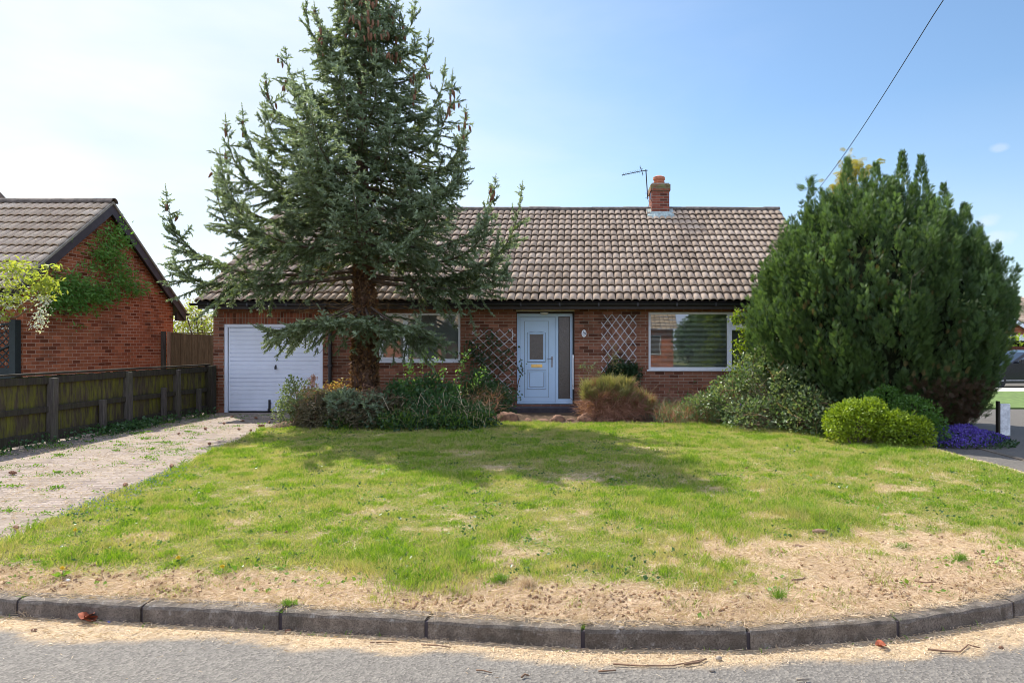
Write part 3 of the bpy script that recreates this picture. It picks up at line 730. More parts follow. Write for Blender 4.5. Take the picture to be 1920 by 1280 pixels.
# garage door
gf = MB(); fw = .075
gf.box(GX0, GX0+fw, Yw+.02, Yw+.10, 0, GZ); gf.box(GX1-fw, GX1, Yw+.02, Yw+.10, 0, GZ); gf.box(GX0+fw, GX1-fw, Yw+.02, Yw+.10, GZ-fw, GZ)
gdr = thing('garage_door', None, None, (GX0, Yw, 0)); gdr.parent = house; gdr.location = (GX0+1.5, 0, 0); ORG[gdr] = np.array((GX0+1.5, 0, 0.))
gf.build('frame', M['gdoor'], gdr, bevel=.004)
gd = MB(); x0, x1 = GX0+fw+.012, GX1-fw-.012; zb, z1 = .035, GZ-fw-.008
rib = [0]; nr = 20; ph = (z1-zb)/nr
prof = []
for i in range(nr):
    z0 = zb+i*ph
    big = i % 4 == 3
    prof += [(.056, z0), (.056, z0+ph-.016), (.074 if not big else .082, z0+ph-.012), (.074 if not big else .082, z0+ph-.005)]
prof += [(.060, z1)]
V = []
for xx in (x0, x1):
    for (dy, zz) in prof: V.append((xx, Yw+dy, zz))
m_ = len(prof); gd.add(V, [(j, m_+j, m_+j+1, j+1) for j in range(m_-1)])
gd.box(x0, x1, Yw+.085, Yw+.095, zb, z1)
gd.build('door_panel', M['gdoor'], gdr)
es = MB()
for (a, b, c, d) in ((x0-.001, x0+.03, zb, z1), (x1-.03, x1+.001, zb, z1)): MB().box(a, b, Yw+.052, Yw+.062, c, d).build('door_edge', M['gdoor'], gdr, bevel=.003)
MB().box(x0, x1, Yw+.05, Yw+.08, .004, .032).build('threshold', M['black'], gdr)
hx = (515-PX)*Yw/FPX; hzz = CAMZ-(688-PY)*Yw/FPX
h = MB().box(hx-.018, hx+.018, Yw+.045, Yw+.06, hzz-.05, hzz+.05); h.tube([(hx, Yw+.045, hzz), (hx, Yw+.015, hzz)], .012, 8); h.box(hx-.012, hx+.03, Yw+.008, Yw+.02, hzz-.055, hzz+.012)
h.build('handle', M['darkmetal'], gdr, bevel=.003)
hx = (504-PX)*Yw/FPX
h = MB().box(hx-.022, hx+.022, Yw+.02, Yw+.05, .05, .30); h.box(hx-.035, hx+.035, Yw+.01, Yw+.05, .04, .10); h.tube([(hx, Yw+.012, .20), (hx+.05, Yw+.012, .22)], .01, 6)
h.build('floor_lock', M['darkmetal'], gdr, bevel=.004)
# windows
def upvc_window(parent, x0, x1, z0, z1, mull, transom, slat, slatmat, tilt, light_name='window'):
    e = thing('window', None, None, (0, 0, 0)); e.parent = parent; ORG[e] = np.array((x0+1.5, 0, 0.)); e.location = (x0+1.5, 0, 0)
    y0 = Yw+.05; y1 = Yw+.12; f = .055
    m = MB()
    m.box(x0, x0+f, y0, y1, z0+f, z1-f); m.box(x1-f, x1, y0, y1, z0+f, z1-f); m.box(x0, x1, y0, y1, z1-f, z1); m.box(x0, x1, y0, y1, z0, z0+f)
    xs = [x0+f]+[q for mm in mull for q in (mm-.035, mm+.035)]+[x1-f]
    for mm in mull: m.box(mm-.035, mm+.035, y0-.003, y1-.003, z0+f, z1-f)
    m.build('frame', M['upvc'], e, bevel=.004)
    panes = []
    for i in range(0, len(xs), 2):
        a, b = xs[i], xs[i+1]
        if transom and i//2 in transom:
            zz = transom[i//2]; panes += [(a, b, zz+.03, z1-f, True), (a, b, z0+f, zz-.03, True)]
            MB().box(a, b, y0-.001, y1-.005, zz-.03, zz+.03).build('transom', M['upvc'], e, bevel=.003)
        else: panes.append((a, b, z0+f, z1-f, False))
    for (a, b, c, d, sash) in panes:
        if sash or (b-a) < .7:
            s = .042; q = MB(); q.box(a, a+s, y0-.012, y1-.02, c+s, d-s); q.box(b-s, b, y0-.012, y1-.02, c+s, d-s); q.box(a, b, y0-.012, y1-.02, c, c+s); q.box(a, b, y0-.012, y1-.02, d-s, d)
            q.build('sash', M['upvc'], e, bevel=.003); a, b, c, d = a+s, b-s, c+s, d-s
        MB().add([(a, y0+.03, c), (b, y0+.03, c), (b, y0+.03, d), (a, y0+.03, d)], [(0, 1, 2, 3)]).build('pane', M['glass'], e)
    MB().box(x0-.04, x1+.04, Yw-.035, Yw+.05, z0-.035, z0).build('sill', M['upvc'], e, bevel=.005)
    bl = MB(); zz = z0+.07; yb = Yw+.21
    while zz < z1-.06:
        c_, s_ = cos(tilt)*.012, sin(tilt)*.012
        V = [(x0+.06, yb-c_, zz-s_), (x1-.06, yb-c_, zz-s_), (x1-.06, yb, zz+.003), (x0+.06, yb, zz+.003), (x1-.06, yb+c_, zz+s_), (x0+.06, yb+c_, zz+s_)]
        bl.add(V, [(0, 1, 2, 3), (3, 2, 4, 5)]); zz += slat
    bl.box(x0+.05, x1-.05, yb-.02, yb+.02, z1-.06, z1-.02)
    for xx in np.arange(x0+.3, x1-.1, .6): bl.box(xx, xx+.003, yb-.001, yb+.001, z0+.06, z1-.05)
    bl.build('blind', slatmat, e)
    rv = MB(); rv.box(x0, x1, Yw+.13, Yw+.30, z0-.0, z0+.012)
    rv.build('window_board', M['upvc'], e)
    return e
upvc_window(house, LX0, LX1, LZ0, LZ1, [(761-PX)*Yw/FPX], None, .024, M['blind'], 1.05)
upvc_window(house, RX0, RX1, RZ0, RZ1, [(1367-PX)*Yw/FPX, 4.2], {1: 2.03}, .030, M['blind'], .55)
# entrance door
YD = Yw+.20
ed = thing('front_door', None, None, (0, 0, 0)); ed.parent = house; ed.location = (1, 0, 0); ORG[ed] = np.array((1., 0, 0))
def dx(px): return (px-PX)*YD/FPX
def dz_(py): return CAMZ-(py-PY)*YD/FPX
x0, x1, z0, z1 = dx(969.5), dx(1073.5), dz_(757), dz_(588)
xs = dx(1044)                       # mullion between door leaf and side light
m = MB(); m.box(x0, x0+.07, YD, YD+.07, z0, z1-.07); m.box(x1-.06, x1, YD, YD+.07, z0, z1-.07); m.box(x0, x1, YD, YD+.07, z1-.07, z1)
m.box(xs-.035, xs+.035, YD-.002, YD+.068, z0, z1-.07); m.box(x0+.07, xs-.035, YD, YD+.07, z0, z0+.035); m.box(xs+.035, x1-.06, YD, YD+.07, z0, z0+.12)
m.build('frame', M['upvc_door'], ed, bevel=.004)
la, lb, lc, ld = x0+.075, xs-.04, z0+.04, z1-.075     # leaf
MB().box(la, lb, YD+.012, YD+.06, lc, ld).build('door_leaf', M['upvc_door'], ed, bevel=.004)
def ring(m, a, b, c, d, w_, y0, y1, arch=0, dark=False):
    m.box(a, a+w_, y0, y1, c, d-arch); m.box(b-w_, b, y0, y1, c, d-arch); m.box(a+w_, b-w_, y0, y1, c, c+w_)
    if arch:
        n = 10
        for i in range(n):
            t0, t1 = -1+2*i/n, -1+2*(i+1)/n; xm = (a+b)/2; hw = (b-a)/2
            zf = lambda t: d-arch*t*t
            m.prism([(xm+hw*t0, y0, zf(t0)-w_), (xm+hw*t1, y0, zf(t1)-w_), (xm+hw*t1, y0, zf(t1)), (xm+hw*t0, y0, zf(t0))], (0, y1-y0, 0))
    else: m.box(a+w_, b-w_, y0, y1, d-w_, d)
pa, pb = dx(983), dx(1029)       # inner leaf panel outline (joint shade drawn as a dark ring)
j = MB(); ring(j, pa, pb, dz_(745), dz_(602), .006, YD+.0095, YD+.0125); j.build('panel_joint_shade', M['darkmetal'], ed)
j = MB(); ring(j, dx(988.2), dx(1022.8), dz_(678.8), dz_(621.2), .006, YD+.008, YD+.0125, arch=.03); j.build('panel_joint_shade', M['darkmetal'], ed)  # thin dark rings added as shadow gaps around bead and lower panel
j = MB(); ring(j, dx(988.2), dx(1023.8), dz_(729.8), dz_(693.2), .005, YD+.006, YD+.0125); ring(j, dx(992.7), dx(1019.3), dz_(725.3), dz_(697.7), .004, YD+.003, YD+.0125); j.build('panel_joint_shade', M['metal'], ed)
m = MB(); ring(m, dx(989), dx(1022), dz_(678), dz_(622), .035, YD-.006, YD+.012, arch=.03)
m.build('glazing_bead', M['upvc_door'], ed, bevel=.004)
MB().box(dx(993), dx(1018), YD+.006, YD+.0115, dz_(673.5), dz_(626.5)).build('door_glass', M['obscure'], ed)
m = MB(); ring(m, dx(989), dx(1023), dz_(729), dz_(694), .022, YD+.001, YD+.012); m.box(dx(993.5), dx(1018.5), YD+.004, YD+.012, dz_(724.5), dz_(698.5))
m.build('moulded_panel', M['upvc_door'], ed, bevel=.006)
MB().box(dx(996), dx(1017), YD-.002, YD+.012, dz_(688.5), dz_(682.5)).build('letter_box', M['brass'], ed, bevel=.004)
m = MB(); hx = dx(1035); m.box(hx-.016, hx+.016, YD-.004, YD+.002, dz_(688), dz_(668)); m.tube([(hx, YD, dz_(672)), (hx, YD-.045, dz_(672)), (hx-.11, YD-.045, dz_(672))], .009, 8)
m.tube([(hx, YD-.001, dz_(680)), (hx, YD-.012, dz_(680))], .012, 10); m.build('handle', M['metal'], ed, smooth=False)
MB().box(xs+.035, x1-.06, YD+.028, YD+.034, z0+.12, z1-.07).build('side_light', M['obscure'], ed)
m = MB(); ring(m, xs+.035, x1-.06, z0+.12, z1-.07, .012, YD+.004, YD+.028); m.build('side_bead', M['black'], ed)
MB().box(OX0-.0, OX1, Yw-.004, Yw+.08, 2.395, 2.432).build('beige_lintel', M['beige'], house)
MB().box(OX0, x0, YD, YD+.07, .17, 2.39).build('frame_trim', M['fascia'], ed)
MB().box(x1, OX1, YD, YD+.07, .17, 2.39).build('frame_trim', M['fascia'], ed)
MB().box(x0, x1, YD+.01, YD+.07, z1, 2.39).build('frame_trim', M['fascia'], ed)
m = MB(); m.lathe((dx(1021), Yw+.11, 2.345), [(.10, .045), (.10, .03)], 20); pl = m.build('porch_light', M['black'], house)
MB().lathe((dx(1021), Yw+.11, 2.345), [(.001, -.03), (.05, -.026), (.08, -.01), (.095, .02), (.097, .032)], 20).build('light_cover', M['lampglass'], pl, smooth=True)
m = MB().tube([(dx(1074.5), Yw-.03, dz_(668)), (dx(1074.5), Yw-.06, dz_(672)), (dx(1074.5), Yw-.06, dz_(720)), (dx(1074.5), Yw-.03, dz_(725))], .017, 10)
m.box(dx(1074.5)-.02, dx(1074.5)+.02, Yw-.03, Yw-.001, dz_(670), dz_(665)); m.box(dx(1074.5)-.02, dx(1074.5)+.02, Yw-.03, Yw-.001, dz_(728), dz_(723))
m.build('grab_rail', M['upvc'], house)
MB().box(OX0-.15, OX1+.15, 15.72, Yw-.002, -.05, .155).build('door_step', M['step'], house, bevel=.01)
# chimney
CH = thing('chimney', None, None, (0, 0, 0)); CH.parent = house; CH.location = (2, 0, 0); ORG[CH] = np.array((2., 0, 0))
cx0, cx1, cy0, cy1 = 2.03, 2.60, 19.78, 20.62
MB().box(cx0+.03, cx1-.03, cy0+.03, cy1-.03, 4.9, 6.08).add([], []).build('stack', M['brick_ch'], CH)
MB().box(cx0-.0, cx1+.0, cy0+.0, cy1-.0, 6.08, 6.26).build('oversail_course', M['brick_ch'], CH)
MB().prism([(cx0+.03, cy0+.03, 6.26), (cx1-.03, cy0+.03, 6.26), (cx1-.03, cy1-.03, 6.26), (cx0+.03, cy1-.03, 6.26)], (0, 0, .04)).build('flaunching', M['mortar'], CH)
MB().lathe((2.315, 20.2, 6.28), [(.16, 0), (.15, .02), (.145, .10), (.165, .11), (.165, .135), (.145, .14), (.15, .17), (.175, .20), (.175, .27), (.12, .30), (.09, .30), (.09, .2)], 24).build('chimney_pot', M['terra'], CH, smooth=False)
f = MB(); vy, vz = (RY-EY), (RZr-EZ); sl = sqrt(vy*vy+vz*vz); vy /= sl; vz /= sl
def rp(x_, v_, n_): return (x_, EY+vy*v_-vz*n_, EZ+vz*v_+vy*n_)
v0 = (cy0+.03-EY)/vy
rows = []
n_x = 14
for i in range(n_x+1):
    t = i/n_x; xx = cx0-.10+(cx1-cx0+.20)*t
    jj = .03*sin(t*17)+.015*sin(t*41)
    rows.append((rp(xx, v0-.22+jj, .028+.012*abs(sin(t*13))), rp(xx, v0-.1+jj*.5, .075), (xx if 0.12 < t < .88 else min(max(xx, cx0+.02), cx1-.02), cy0+.022, EZ+vz*(v0)+.17)))
V = [p for r in rows for p in r]; f.add(V, [(3*i+j, 3*i+3+j, 3*i+4+j, 3*i+1+j) for i in range(n_x) for j in range(2)])
for (a, b) in ((cx0-.10, cx0+.034), (cx1-.034, cx1+.10)):
    f.prism([rp(a, v0-.16, .02), rp(b, v0-.16, .02), rp(b, v0+.5, .02), rp(a, v0+.5, .02)], (0, -.0, .09))
f.build('flashing', M['flash'], CH)

# aerial
A = thing('tv_aerial', 'grey television aerial on a mast clamped to the left side of the brick chimney', 'aerial', (1.93, 20.0, 5.8))
Ya = 20.0
def ap(px, py, y=Ya): return P(px, py, y)
MB().tube([ap(1214.5, 373), ap(1211, 318)], .016, 8).build('mast', M['darkmetal'], A)
bm_ = MB().tube([ap(1214.5, 319.5, Ya-.05), ap(1202, 321, Ya-.05), ap(1166, 328.5, Ya-.25)], .011, 6)
bm_.build('boom', M['darkmetal'], A)
el = MB()
a0 = ap(1202, 321, Ya-.05); a1 = ap(1166, 328.5, Ya-.25); dd = (a1-a0); lat = dd.cross(Vector((0, 0, 1))).normalized()
for i in range(9):
    p = a0+dd*(i/8.5); ll = .12-.008*i
    el.tube([p-lat*ll+Vector((0, 0, .045)), p+lat*ll-Vector((0, 0, .02))], .005, 4)
el.build('director_rod', M['darkmetal'], A)
rf = MB()
for sgn in (-1, 1):
    c0 = ap(1203, 320.5, Ya-.05)
    [rf.tube([c0+Vector((.01-.05*q if sgn > 0 else .02+.02*q, -.10, (.02+.10*q)*sgn)), c0+Vector((.01-.05*q if sgn > 0 else .02+.02*q, .10, (.02+.10*q)*sgn))], .005, 4) for q in (0, .33, .66, 1)]
    rf.tube([c0, c0+Vector((-.05 if sgn > 0 else .04, 0, .13*sgn))], .008, 5)
rf.build('reflector', M['darkmetal'], A)
br = MB()
for py in (362.5, 371.5): br.bar(ap(1210, py), Vector((2.062, 20.0, ap(1210, py).z)), .03, .012)
br.box(2.03, 2.062, 19.97, 20.03, 5.85, 6.05)
br.build('bracket', M['metal'], A)
cb = MB().tube([ap(1214, 372), Vector((2.0, 19.95, 5.75)), Vector((1.95, 19.9, 5.55)), Vector((1.90, 19.6, 5.22))], .005, 5); cb.build('lead', M['cable'], A)
# number plaque
pq = thing('number_plaque', 'small white oval house number plaque on the brick wall beside the front door', 'sign', (.076, Yw, 1.876))
m = MB(); V = []; n = 32
for yy, s_ in ((Yw-.001, 1), (Yw-.012, 1), (Yw-.016, .93)):
    for i in range(n): a = 2*pi*i/n; V.append((.076+.058*s_*cos(a), yy, 1.876+.088*s_*sin(a)))
F = [(r*n+i, (r+1)*n+i, (r+1)*n+(i+1) % n, r*n+(i+1) % n) for r in range(2) for i in range(n)]+[tuple(2*n+i for i in range(n))]
m.add(V, F).build('plate', plain('white_enamel', (.8, .8, .8), .25, .03), pq)
M['navy'] = plain('navy_paint', (.02, .04, .10), .4, .1)
def text_mesh(name, body, size, loc, parent, mat, shear=0):
    cu = bpy.data.curves.new('t', 'FONT'); cu.body = body; cu.size = size; cu.extrude = .0015; cu.align_x = 'CENTER'; cu.align_y = 'CENTER'; cu.offset = size*.03; cu.space_character = 1.05
    to = bpy.data.objects.new('t', cu); C.objects.link(to)
    me = bpy.data.meshes.new_from_object(to.evaluated_get(bpy.context.evaluated_depsgraph_get()))
    bpy.data.objects.remove(to)
    co = np.zeros(len(me.vertices)*3); me.vertices.foreach_get('co', co); co = co.reshape(-1, 3)
    W = np.stack([co[:, 0]+loc[0], -co[:, 2]+loc[1], co[:, 1]-shear*co[:, 0]+loc[2]], 1)
    W = org(parent, W); me.vertices.foreach_set('co', W.ravel()); me.name = name
    return link(name, me, mat, parent)
text_mesh('number_text', '16', .082, (.080, Yw-.0175, 1.892), pq, M['navy'], shear=.45)
m = MB(); m.tube([(.045, Yw-.018, 1.868), (.062, Yw-.018, 1.85), (.078, Yw-.018, 1.838), (.092, Yw-.018, 1.836)], .005, 6); m.build('painted_flourish', M['metal'], pq)

# trellises
def strips(poly, a0, d, sp, wd, y, th, m):
    """strips along direction d (2D) clipped to convex polygon poly (x,z)"""
    d = np.array(d)/np.linalg.norm(d); nn = np.array([-d[1], d[0]]); poly = np.array(poly, float)
    pr = poly@nn; k = math.ceil((pr.min()-a0)/sp)
    while a0+k*sp < pr.max():
        c = a0+k*sp; ts = []
        for i in range(len(poly)):
            p, q = poly[i], poly[(i+1) % len(poly)]; A_, B_ = p@nn-c, q@nn-c
            if A_*B_ < 0: r = p+(q-p)*A_/(A_-B_); ts.append(r@d)
        if len(ts) == 2:
            t0, t1 = min(ts)-.03, max(ts)+.03
            if t1-t0 > .12:
                p = nn*c+d*t0; q = nn*c+d*t1
                m.bar((p[0], y, p[1]), (q[0], y, q[1]), th, wd, (0, 1, 0)) if False else m.obox(((p[0]+q[0])/2, y, (p[1]+q[1])/2), (d[0], 0, d[1]), (0, 1, 0), (-d[1], 0, d[0]), (t1-t0)/2, th/2, wd/2)
        k += 1
t1 = thing('trellis', 'white expanding diamond trellis upright on the wall between door and big window', 'trellis', (.9, Yw-.03, 1.6))
poly = [(.50, .86), (1.30, .86), (1.30, 2.30), (.50, 2.30)]
m = MB(); strips(poly, .03, (1, 1.32), .158, .014, Yw-.022, .006, m); m.build('front_lath', M['trellis'], t1)
m = MB(); strips(poly, .06, (-1, 1.32), .158, .014, Yw-.030, .006, m); m.build('rear_lath', M['trellis'], t1)
t2 = thing('trellis', 'white diamond trellis sagging askew on the wall left of the front door', 'trellis', (-2.1, Yw-.03, 1.2))
poly = [(-2.55, 1.93), (-1.58, 1.97), (-1.52, 1.2), (-1.64, .55), (-1.72, .18), (-2.15, .75), (-2.62, 1.40)]
m = MB(); strips(poly, .03, (1, -1.0), .165, .014, Yw-.022, .006, m); m.bar((-1.62, Yw-.03, 1.96), (-1.62, Yw-.03, 1.72), .014, .006); m.build('front_lath', M['trellis'], t2)
m = MB(); strips(poly, .10, (1, .82), .165, .014, Yw-.034, .006, m); m.build('rear_lath', M['trellis'], t2)

# ------------------------------------------------------------------ NEIGHBOUR HOUSE (left)
nb = thing('brick_house', 'neighbouring red brick house at left with tiled gable roof and climber on its side wall', 'house', (-12, 15.9, 0))
NX = -11.08; NY0, NY1 = 13.57, 18.55; nry, nrz = 15.9, 4.9; ne0 = (13.02, 2.63); ne1 = (18.85, 2.50)
m = MB(); m.box(NX-.3, NX, NY0, NY1, -.1, 2.75); m.box(-24, NX-.3, NY0, NY0+.3, -.1, 2.6); m.box(-24, NX-.3, NY1-.3, NY1, -.1, 2.6)
m.prism([(NX-.3, NY0, 2.75), (NX-.3, NY1, 2.75), (NX-.3, nry, nrz-.12)], (.3, 0, 0)); m.build('wall', M['brick_n'], nb)
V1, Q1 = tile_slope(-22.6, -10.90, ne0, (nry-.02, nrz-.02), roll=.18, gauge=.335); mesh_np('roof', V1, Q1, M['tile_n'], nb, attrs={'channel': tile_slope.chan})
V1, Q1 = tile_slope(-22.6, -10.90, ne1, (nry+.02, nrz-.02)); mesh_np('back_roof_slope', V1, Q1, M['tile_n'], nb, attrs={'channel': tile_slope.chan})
s = roof_slab(-22.6, -10.92, (ne0[0]+.02, ne0[1]), (nry, nrz)); s2 = roof_slab(-22.6, -10.92, (ne1[0]-.02, ne1[1]), (nry, nrz)); s.add(s2.v, s2.f); s.build('roof_deck', M['fascia'], nb)
ridge_line(-22.6, -10.86, nry, nrz+.05).build('ridge_tile', M['ridge'], nb)
bb = MB()
for (e, sg) in ((ne0, 1), (ne1, -1)):
    P4 = [(-10.93, e[0], e[1]-.02), (-10.93, nry, nrz-.02), (-10.93, nry, nrz-.26), (-10.93, e[0], e[1]-.24)]
    bb.prism(P4, (.028, 0, 0))
bb.build('bargeboard', M['barge'], nb)
vm = MB()
for e in (ne0, ne1): vm.prism([(-10.91, e[0], e[1]-.015), (-10.91, nry, nrz-.015), (-10.91, nry, nrz+.045), (-10.91, e[0], e[1]+.035)], (.035, 0, 0))
vm.build('verge', M['mortar'], nb)
MB().box(-11.0, -10.94, 18.5, 18.85, 2.26, 2.5).build('eaves_box', M['fascia'], nb); MB().box(-11.06, -11.0, 13.05, 13.4, 2.4, 2.6).build('eaves_box', M['fascia'], nb)
gutter(-22, -10.86, ne1[0]+.06, ne1[1]-.03).build('gutter', M['black'], nb)
gutter(-22, -10.95, ne0[0]-.05, ne0[1]-.03).build('gutter', M['black'], nb)
MB().box(-22, -11.0, ne0[0]+.03, ne0[0]+.055, 2.42, 2.62).build('fascia', M['fascia'], nb)
# dark timber gate with lattice in front
gt = thing('garden_gate', 'dark green timber gate with diamond lattice top against the neighbouring house', 'gate', (-11.7, 13.4, 0))
MB().box(-11.19, -11.07, 13.36, 13.50, -.1, 2.1).build('post', M['gatewood'], gt, bevel=.006)
m = MB()
for i, zz in enumerate(np.arange(.0, 1.15, .145)): m.box(-13.2, -11.20, 13.42+.006*(i % 2), 13.45+.006*(i % 2), zz, zz+.138)
m.build('board', M['gatewood'], gt)
m = MB(); m.bar((-11.2, 13.42, 1.60), (-13.2, 13.42, .75), .03, .06, (0, 1, 0)); V = []
for i in range(9):
    a, b = i/9, (i+1)/9
    m.bar((-11.2-.95*a, 13.41, 2.02-.35*a*a), (-11.2-.95*b, 13.41, 2.02-.35*b*b), .04, .05, (0, 1, 0))
m.build('curved_rail', M['gatewood'], gt)
m = MB(); poly = [(-13.2, 1.14), (-11.2, 1.14), (-11.2, 2.0), (-13.2, 1.6)]; strips(poly, .02, (1, 1), .10, .022, 13.43, .01, m); strips(poly, .02, (1, -1), .10, .022, 13.442, .01, m)
m.build('lattice', M['gatewood'], gt)

# far house behind at left, opposite side roof
fh = thing('distant_house', 'sliver of a taller tiled roof behind the neighbouring house at the far left', 'house', (-25, 27, 0))
# verge passes through (0,355) to (20,380)
Yf = 24.0
pa, pb = P(-200, 150, Yf), P(22, 383, Yf)
slp = (pb.z-pa.z)/(pb.x-pa.x)
m = MB(); top = Vector((pb.x-5.0, Yf, pb.z-slp*5.0)); xe = pb.x+1.2
m.prism([(top.x-(xe-top.x)+.4, Yf+.2, -.1), (xe-.4, Yf+.2, -.1), (xe-.4, Yf+.2, pb.z+slp*1.0), (top.x, Yf+.2, top.z-.1), (top.x-(xe-top.x)+.4, Yf+.2, pb.z+slp*1.0)], (-9, 9, 0)); m.build('wall', M['brick'], fh)
m = MB()
for sg in (-1, 1):
    m.prism([(top.x, Yf, top.z), (top.x+sg*(xe-top.x), Yf, pb.z+slp*1.2), (top.x+sg*(xe-top.x), Yf, pb.z+slp*1.2-.18), (top.x, Yf, top.z-.18)], (-9.5, 9.5, 0))
m.build('roof', M['ridge'], fh)

# ------------------------------------------------------------------ FENCES
lf = thing('low_fence', 'old mossy waist high timber fence running beside the driveway at left', 'fence', (-8.7, 12, 0))
FX = -8.72
ys = [7.4, 9.3, 11.2, 13.1, 14.7, 16.0]
for i, yy in enumerate(ys[:-1]):
    hgt = 1.08+random.uniform(-.02, .02); lean = random.uniform(-.02, .02)
    m = MB(); V = [(FX-.02, yy-.055, -.1), (FX+.10, yy-.055, -.1), (FX+.10, yy+.055, -.1), (FX-.02, yy+.055, -.1)]
    V2_ = [(FX-.02+lean, yy-.055, hgt), (FX+.10+lean, yy-.055, hgt-.01), (FX+.10+lean, yy+.055, hgt-.01), (FX-.02+lean, yy+.055, hgt)]
    m.add(V+V2_, [(3, 2, 1, 0), (4, 5, 6, 7), (0, 1, 5, 4), (1, 2, 6, 5), (2, 3, 7, 6), (3, 0, 4, 7)]); m.build('post', M['postwood'], lf, bevel=.008)
MB().box(FX-.05, FX+.13, 15.9, 16.1, -.1, 1.12).build('post', M['oldrail'], lf, bevel=.008)
for yy, hh in ((9.95, .48), (12.35, .62), (14.15, .72), (15.45, .62)):
    MB().box(FX+.035, FX+.115, yy-.045, yy+.045, -.1, hh).build('stub_post', M['postwood'], lf, bevel=.008)
for a, b in zip(ys[:-1], ys[1:]):
    for (z0, z1) in ((.98, 1.09), (.52, .61), (.04, .20)):
        dz0 = random.uniform(-.012, .012); m = MB(); x0_ = FX-.012
        V = [(x0_-.0, a+.05, z0+dz0), (x0_+.045, a+.05, z0+dz0), (x0_+.045, b-.05, z0-dz0), (x0_, b-.05, z0-dz0)]
        m.prism(V, (0, 0, z1-z0)).build('rail', M['oldrail'], lf, bevel=.005)
m = MB(); yy = 6.6
while yy < 16.0:
    wd = .10+random.uniform(-.006, .006); t = random.uniform(-.004, .004)
    m.box(FX-.045+t, FX-.027+t, yy, yy+wd, .06+random.uniform(-.03, .02), 1.10+random.uniform(-.01, .01)); yy += wd+random.choice([-.0, .003, .006, .010])
tag(m.build('board_panel', M['oldwood'], lf))
MB().box(FX-.07, FX+.02, 6.6, 16.05, 1.125, 1.155).build('capping', M['oldrail'], lf, bevel=.004)
# tall panel fence between the houses
tf = thing('panel_fence', 'tall brown close board fence standing in the gap between the two houses', 'fence', (-9.8, 18, 0))
m = MB(); xx = -10.80; i = 0
while xx < -8.75:
    m.box(xx, xx+.088, 18.0+.012*(i % 2), 18.016+.012*(i % 2), .1, 1.90-.03*(xx+10.8)); xx += .075; i += 1
m.build('board', M['panelwood'], tf)
MB().box(-10.87, -10.80, 17.93, 18.03, -.1, 1.95).build('post', M['postpale'], tf, bevel=.005)
MB().box(-9.22, -9.15, 17.93, 18.03, -.1, 1.90).build('post', M['postpale'], tf, bevel=.005)
MB().box(-11.02, -10.92, 17.9, 17.98, -.1, 1.96).build('wall_plate', M['metal'] if False else M['postwood'], tf, bevel=.005)
MB().box(-10.80, -8.74, 17.995, 18.035, 1.895, 1.925).build('capping', M['panelwood'], tf)

# ------------------------------------------------------------------ foliage templates
def T_leaf(w_=.5, fold=.15):
    T = np.array([(0, 0, 0), (-w_*.5, fold*.5, .45), (0, 0, .42), (w_*.5, fold*.5, .45), (0, -.08, 1.0)], float)
    return T, np.array([(0, 3, 2), (0, 2, 1), (1, 2, 4), (2, 3, 4)])
LEAF = T_leaf(.62); LEAFN = T_leaf(.34)
def T_shoot(n=12, nl=.30, w_=.085):
    """bottle-brush of needles, length 1 along z"""
    V = []; F = []
    r0 = np.random.default_rng(3)
    for i in range(n):
        t = (i+.3)/n; a = i*2.4; dx_, dy_ = cos(a), sin(a); z0 = t*.92; up = .55
        tip = np.array([dx_*nl*(1-.3*t), dy_*nl*(1-.3*t), z0+up*nl+.05]); s_ = np.array([-dy_, dx_, 0])*w_
        b = len(V); V += [np.array([0, 0, z0-.09])-s_*.9, np.array([0, 0, z0-.09])+s_*.9, tip*.65+np.array([0, 0, z0*.35])+s_*.75, tip, tip*.65+np.array([0, 0, z0*.35])-s_*.75]
        F += [(b, b+1, b+2), (b, b+2, b+4), (b+4, b+2, b+3)]
    return np.array(V), np.array(F)
SHOOT = T_shoot(9, .34, .085)
def T_frond(n=7):
    V = []; F = []
    V += [(-.03, 0, 0), (.03, 0, 0), (0, .0, 1.0)]; F += [(0, 1, 2)]
    for i in range(n):
        z = .06+.80*i/n; l = .36*(1-.6*i/n)
        for s_ in (-1, 1):
            b = len(V); tw = .07*(-1)**i
            V += [(0, 0, z), (s_*l*.55, tw, z+.05+l*.35), (s_*l, tw*1.6, z+l*1.15), (s_*l*.40, tw, z+.10+l*.5)]; F += [(b, b+1, b+2), (b, b+2, b+3)]
    return np.array(V, float), np.array(F)
FROND = T_frond()

def tubes(segs, n=5):
    """fast tapered straight/curved twigs; segs: list of (pts (k,3), r0, r1)"""
    m = MB()
    for (pts, r0, r1) in segs:
        k = len(pts); m.tube(pts, [r0+(r1-r0)*i/(k-1) for i in range(k)], n, cap=False)
    return m

# ------------------------------------------------------------------ SPRUCE
SX, SY, SZ0 = -4.30, 13.5, .36
spr = thing('spruce_tree', 'tall blue green spruce with brown cones in front of the garage and left window', 'tree', (SX, SY, SZ0))
TOP = 9.7
def trunk_r(z): return np.interp(z, [SZ0, .8, 1.5, 3, 6, 9, TOP], [.27, .235, .205, .16, .10, .04, .015])
V = []; F = []; nz, na = 150, 40
for i in range(nz+1):
    z = SZ0-.15+(TOP-SZ0+.15)*i/nz; r = trunk_r(z)
    for j in range(na):
        a = 2*pi*j/na; q = 1+.16*(vnoise(np.array([j*.45]), np.array([z*2.2]), 8)[0]-.5)+.22*(vnoise(np.array([j*1.3]), np.array([z*11.]), 9)[0]-.5)*(z < 3.2)
        if z < .9: q *= 1+.18*max(0, sin(3*a+1))*(.9-z)
        V.append((SX+.03*sin(z*.8)+r*q*cos(a), SY+r*q*sin(a), z))
